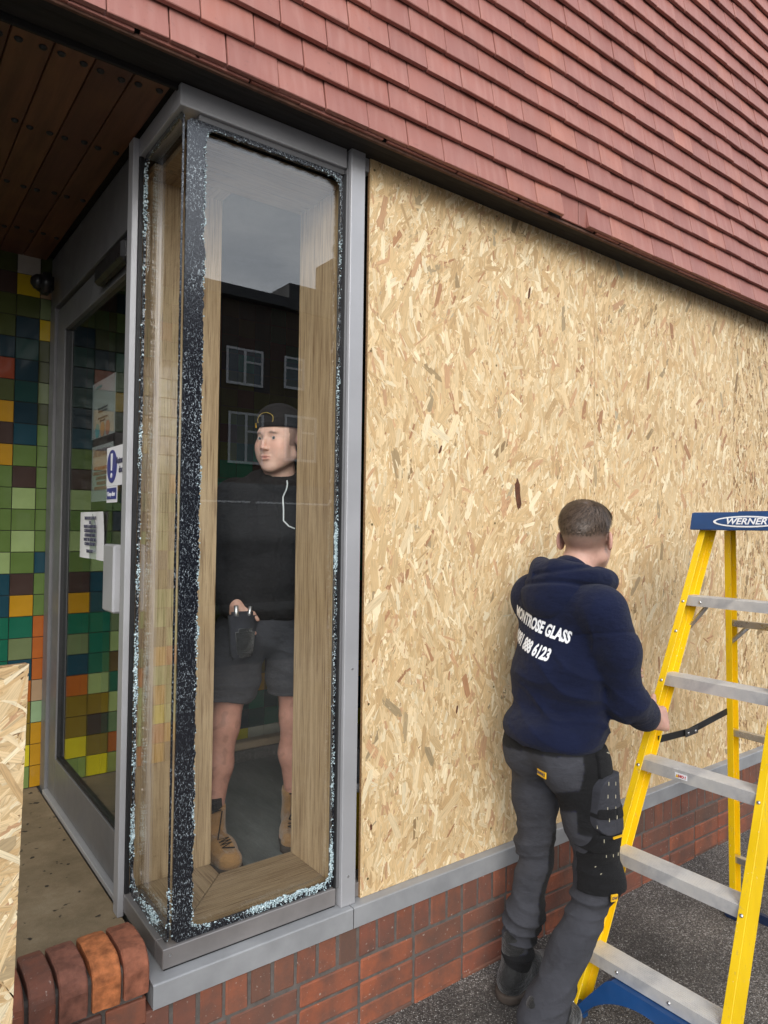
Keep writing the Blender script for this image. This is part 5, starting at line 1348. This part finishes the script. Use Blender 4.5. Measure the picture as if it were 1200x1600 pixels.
    m = text('lettering', 'WERNER', .034, fr @ Matrix.Translation((0, -.0005, .0034)), MT['white'], cap, bold=.0007, sx=1.12)
    m.data.transform(Matrix(((1, .22, 0, 0), (0, 1, 0, 0), (0, 0, 1, 0), (0, 0, 0, 1))))
    # spreader bars
    for yy in (-.412, -.84):
        a, b, c = Vector((2.385, yy, .842)), Vector((2.60, yy, .835)), Vector((2.885, yy, .872)); side = .004
        bm = bmesh.new()
        def bar(p, q, hw, th_):
            d = (q - p).normalized(); u = d.cross(Vector((0, 1, 0))); vs = [bm.verts.new(e + u * s1 * hw + Vector((0, s2 * th_, 0)) - Vector(O)) for e in (p, q) for s1 in (-1, 1) for s2 in (-1, 1)]
            for f in ((0, 1, 3, 2), (4, 6, 7, 5), (0, 4, 5, 1), (2, 3, 7, 6), (0, 2, 6, 4), (1, 5, 7, 3)): bm.faces.new([vs[i] for i in f])
        bar(a, b, .013, .0015); sp1 = obj('spreader', bm_mesh('spreader', bm, MT['black_plastic']), t); bm = bmesh.new(); bar(b - Vector((.03, .004, 0)), c - Vector((0, .004, 0)), .013, .0015)
        obj('spreader', bm_mesh('spreader', bm, MT['black_plastic']), t); bm = bmesh.new(); bar(b - Vector((.04, .0075, .0)), b + Vector((.05, -.0075, .004)), .014, .0015)
        pl_ = obj('hinge_plate', bm_mesh('hinge_plate', bm, simple('dull_steel_plate', (.10, .10, .10), .4, .7)), t)
        for dx in (-.022, .03): riv(b.x + dx, yy - .0095, b.z, (0, -1, 0))
    # rear cross bars
    for z in (1.24, .783, .251):
        ybar0, ybar1 = -.90 + .06 * z, -.40; o = obj('rear_bar', bm_mesh('rear_bar', bm_box(-.012, .012, -(ybar1 - ybar0) / 2 + .004, (ybar1 - ybar0) / 2 - .004, -.016, .012, .002), ST), t); o.location = Vector((RX(z) + .02, (ybar0 + ybar1) / 2, z)) - Vector(O)
    for yy, sg in ((-.405, -1), (-.83, 1)):
        obj('brace', bm_mesh('brace', tube([Vector((RX(1.14) + .02, yy, 1.14)) - Vector(O), Vector((RX(1.23) + .02, yy + sg * .09, 1.23)) - Vector(O)], .009, 6), ST), t)
    # blue arched brace under the bottom tread
    z_t = .162; yF, yN = fyF(.1) - .006, fyN(.1) + .006; n = 26; ym = (yF + yN) / 2; hw = (yF - yN) / 2
    top = []; bot = []
    for i in range(n + 1):
        u = -1 + 2 * i / n; y = ym + u * hw; top.append((y, .02 + (z_t - .02) * min(1, (1.0 - abs(u)) / .42 * 1.0) ** .9 if abs(u) > .58 else z_t))
        uu = min(1, abs(u) / .90); bot.append((y, -.02 + .150 * math.sqrt(max(0, 1 - uu ** 2)) if abs(u) < .90 else .005))
    bot = [(y, max(.003, min(z, tz - .022))) for (y, z), (_, tz) in zip(bot, top)]
    bm = bmesh.new(); rows = []
    for xo in (.004, .064):
        rows.append(([bm.verts.new((FX(z) + xo - OX, y - OY, z)) for y, z in top], [bm.verts.new((FX(z) + xo - OX, y - OY, z)) for y, z in bot]))
    for i in range(n):
        for (p, q) in ((rows[0][0], rows[0][1]), (rows[1][1], rows[1][0])): bm.faces.new((p[i], p[i + 1], q[i + 1], q[i]))
        for k_ in (0, 1): bm.faces.new((rows[0][k_][i], rows[0][k_][i + 1], rows[1][k_][i + 1], rows[1][k_][i]) if k_ else (rows[1][k_][i], rows[1][k_][i + 1], rows[0][k_][i + 1], rows[0][k_][i]))
    obj('arched_brace', bm_mesh('arched_brace', bm, BLU), t)
    for yy in (fyF(0) - .013, fyN(0) + .013):
        f_ = obj('foot', bm_mesh('foot', bm_box(-.045, .05, -.022, .022, 0, .045, .006, 2), BLU), t); f_.location = Vector((FX(0) + .035, yy, 0)) - Vector(O)
    for yy in (-.407, -.888):
        f_ = obj('foot', bm_mesh('foot', bm_box(-.04, .06, -.03, .03, 0, .05, .008, 2), simple('dark_blue_foot', (.008, .02, .06), .5)), t); f_.location = Vector((2.975, yy, 0)) - Vector(O)
    bm = prism([(-.85, .02), (-.43, .02), (-.46, .10), (-.50, .055), (-.78, .055), (-.82, .10)], .02, 'x', 2.97)
    bm.transform(Matrix.Translation(-Vector(O))); obj('rear_brace', bm_mesh('rear_brace', bm, simple('navy_plastic', (.008, .02, .06), .5)), t)
    riv(FX(.06) - .0005, fyF(0) - .012, .06, nd)
ladder()

# ------------------------------------------------------------------ bucket and broom inside
t = thing('mop_bucket', 'yellow plastic bucket inside, glimpsed in the slot beside the mullion', 'bucket', (1.47, .26, .39))
obj('pail', bm_mesh('pail', lathe([(.10, 0), (.135, .30), (.142, .302), (.142, .32), (.132, .32), (.095, .012), (.01, .012)], 28), MT['bucket_yellow'], True), t)
obj('rim', bm_mesh('rim', lathe([(.144, .30), (.150, .305), (.150, .33), (.143, .333), (.134, .322)], 28), simple('grey_rim_plastic', (.5, .52, .55), .5), True), t)
obj('wringer', bm_mesh('wringer', bm_box(-.09, .09, -.06, .06, .30, .42, .01), simple('grey_wringer', (.25, .28, .32), .5)), t)
t = thing('broom', 'wide broom with a pale wooden handle leaning at the tiled wall inside', 'broom', (1.78, 1.50, .39))
obj('handle', bm_mesh('handle', tube([(.10, .02, .06), (-.03, -.05, .95), (-.06, -.06, 1.25)], .013, 10), MT['broomwood'], True), t)
obj('head', bm_mesh('head', bm_box(-.27, .27, -.035, .035, .055, .095, .008), MT['broomwood']), t).rotation_euler = (0, 0, .0)
obj('bristles', bm_mesh('bristles', bm_box(-.265, .265, -.045, .045, .0, .056, .003), MT['bristle']), t, kind='stuff')

# ------------------------------------------------------------------ across the street, seen only as a reflection
brk = NB('brown_terrace_brick'); v_ = brk.coord('Object'); bt = brk.n('ShaderNodeTexBrick'); brk.l(v_, bt.inputs['Vector'])
mpb = bt.inputs; mpb['Scale'].default_value = 4.4; mpb['Color1'].default_value = (.060, .038, .028, 1); mpb['Color2'].default_value = (.045, .028, .022, 1); mpb['Mortar'].default_value = (.075, .06, .05, 1)
brk.bsdf(bt.outputs['Color'], .9); BRK = brk.m
roofm = simple('dark_slate_roof', (.03, .03, .033), .7, 0, .3, 4); upvc = simple('white_window_frame', (.5, .5, .5), .4)
darkglass = simple('dark_pane_glass', (.03, .035, .04), .1, 0, .1, 1, spec=.8); panelm = simple('brown_cladding', (.05, .042, .032), .7, 0, .3, 2)
bd_ = thing('terrace_building', 'dark brown brick building across the street with white framed windows, reflected in the corner glass', 'building', (10, -18, 0))
KX = 19.87 / 13.87
def bx2(name, x0, x1, y0, y1, z0, z1, mat, parent, **k):
    o = box(name, x0 - 10, x1 - 10, y0 + 18, y1 + 18, z0, z1, mat, parent, **k); return o
bx2('wall', -6, 26, -24, -18, 0, 8.6, BRK, bd_, bev=0)
bx2('roof', -6.2, 10.9, -24.2, -17.7, 8.601, 8.93, roofm, bd_, bev=0); bx2('roof', 10.9, 26.2, -24.2, -17.8, 8.602, 9.45, roofm, bd_, bev=0)
bx2('cladding', 7.2, 13.4, -18.03, -18.001, 7.15, 8.4, panelm, bd_, bev=0)
bx2('chimney', 12.9, 14.2, -19.5, -18.3, 9.451, 10.9, BRK, bd_, bev=0)
for (x, z, w, h) in [(8.85, 5.95, 1.25, 1.15), (10.85, 6.05, .75, 1.05), (13.4, 6.0, 1.2, 1.1), (4.8, 5.9, 1.2, 1.15), (8.95, 3.5, 1.2, 1.6), (10.9, 3.7, 1.2, 1.5), (1.5, 5.9, 1.2, 1.15), (17, 6, 1.2, 1.1)]:
    wf = bx2('window', x, x + w, -18.02, -17.985, z, z + h, darkglass, bd_, bev=0)
    def fr_(a0, a1, c0, c1): 
        o = box('window_bar', a0 - w / 2, a1 - w / 2, .018, .05, c0 - h / 2, c1 - h / 2, upvc, wf, bev=0)
    for q in ((0, .07, 0, h), (w - .07, w, 0, h), (.07, w - .07, 0, .08), (.07, w - .07, h - .07, h)): fr_(*q)
    if w > 1: fr_(w * .5 - .04, w * .5 + .04, .08, h - .07); fr_(w * .5 + .04, w - .07, h * .62, h * .62 + .06)
    else: fr_(.07, w - .07, h * .62, h * .62 + .06)
bx2('sign_board', 4.5, 7.6, -17.98, -17.9, 3.0, 3.7, upvc, bd_, bev=0)
bx2('shop_front', 4.5, 12.5, -17.985, -17.95, .2, 2.9, darkglass, bd_, bev=0)
text('lettering', 'CAFE', .5, frame((7.0 - 10, .14, 3.35), (-1, 0, 0), (0, 0, 1)), simple('green_letters', (.02, .2, .06), .5), bd_, bold=.01)
# van parked at the kerb behind the camera
vn = thing('parked_van', 'dark van parked across the road, a faint reflection in the corner glass', 'van', (5.6, -9.2, 0))
bm = prism([(-2.6, .35), (-2.6, 1.0), (-2.3, 1.2), (-1.55, 2.05), (-1.2, 2.2), (2.5, 2.2), (2.6, 2.0), (2.6, .35)], 1.9, 'y', -.95); bmesh.ops.bevel(bm, geom=list(bm.edges), offset=.07, segments=2, affect='EDGES')
obj('body', bm_mesh('body', bm, simple('dark_grey_paint', (.03, .033, .04), .25, .2, coat=.6), False), vn)
for sx_, x0, x1 in ((1, -1.45, -.65), (1, -.5, .9)):
    obj('window', bm_mesh('window', bm_box(x0, x1, .94, .965, 1.3, 1.95, .02), darkglass), vn)
    obj('window_trim', bm_mesh('window_trim', bm_box(x0 - .03, x1 + .03, .935, .955, 1.96, 1.99, .005), MT['steel']), vn)
wh = bm_mesh('wheel', lathe([(.10, -.09), (.30, -.11), (.34, -.06), (.34, .06), (.30, .11), (.10, .09)], 24), MT['gasket'], True)
for x_, y_ in ((-1.7, .86), (1.7, .86), (-1.7, -.86), (1.7, -.86)):
    o = obj('wheel', wh, vn); o.location = (x_, y_, .34); o.rotation_euler = (PI / 2, 0, 0)
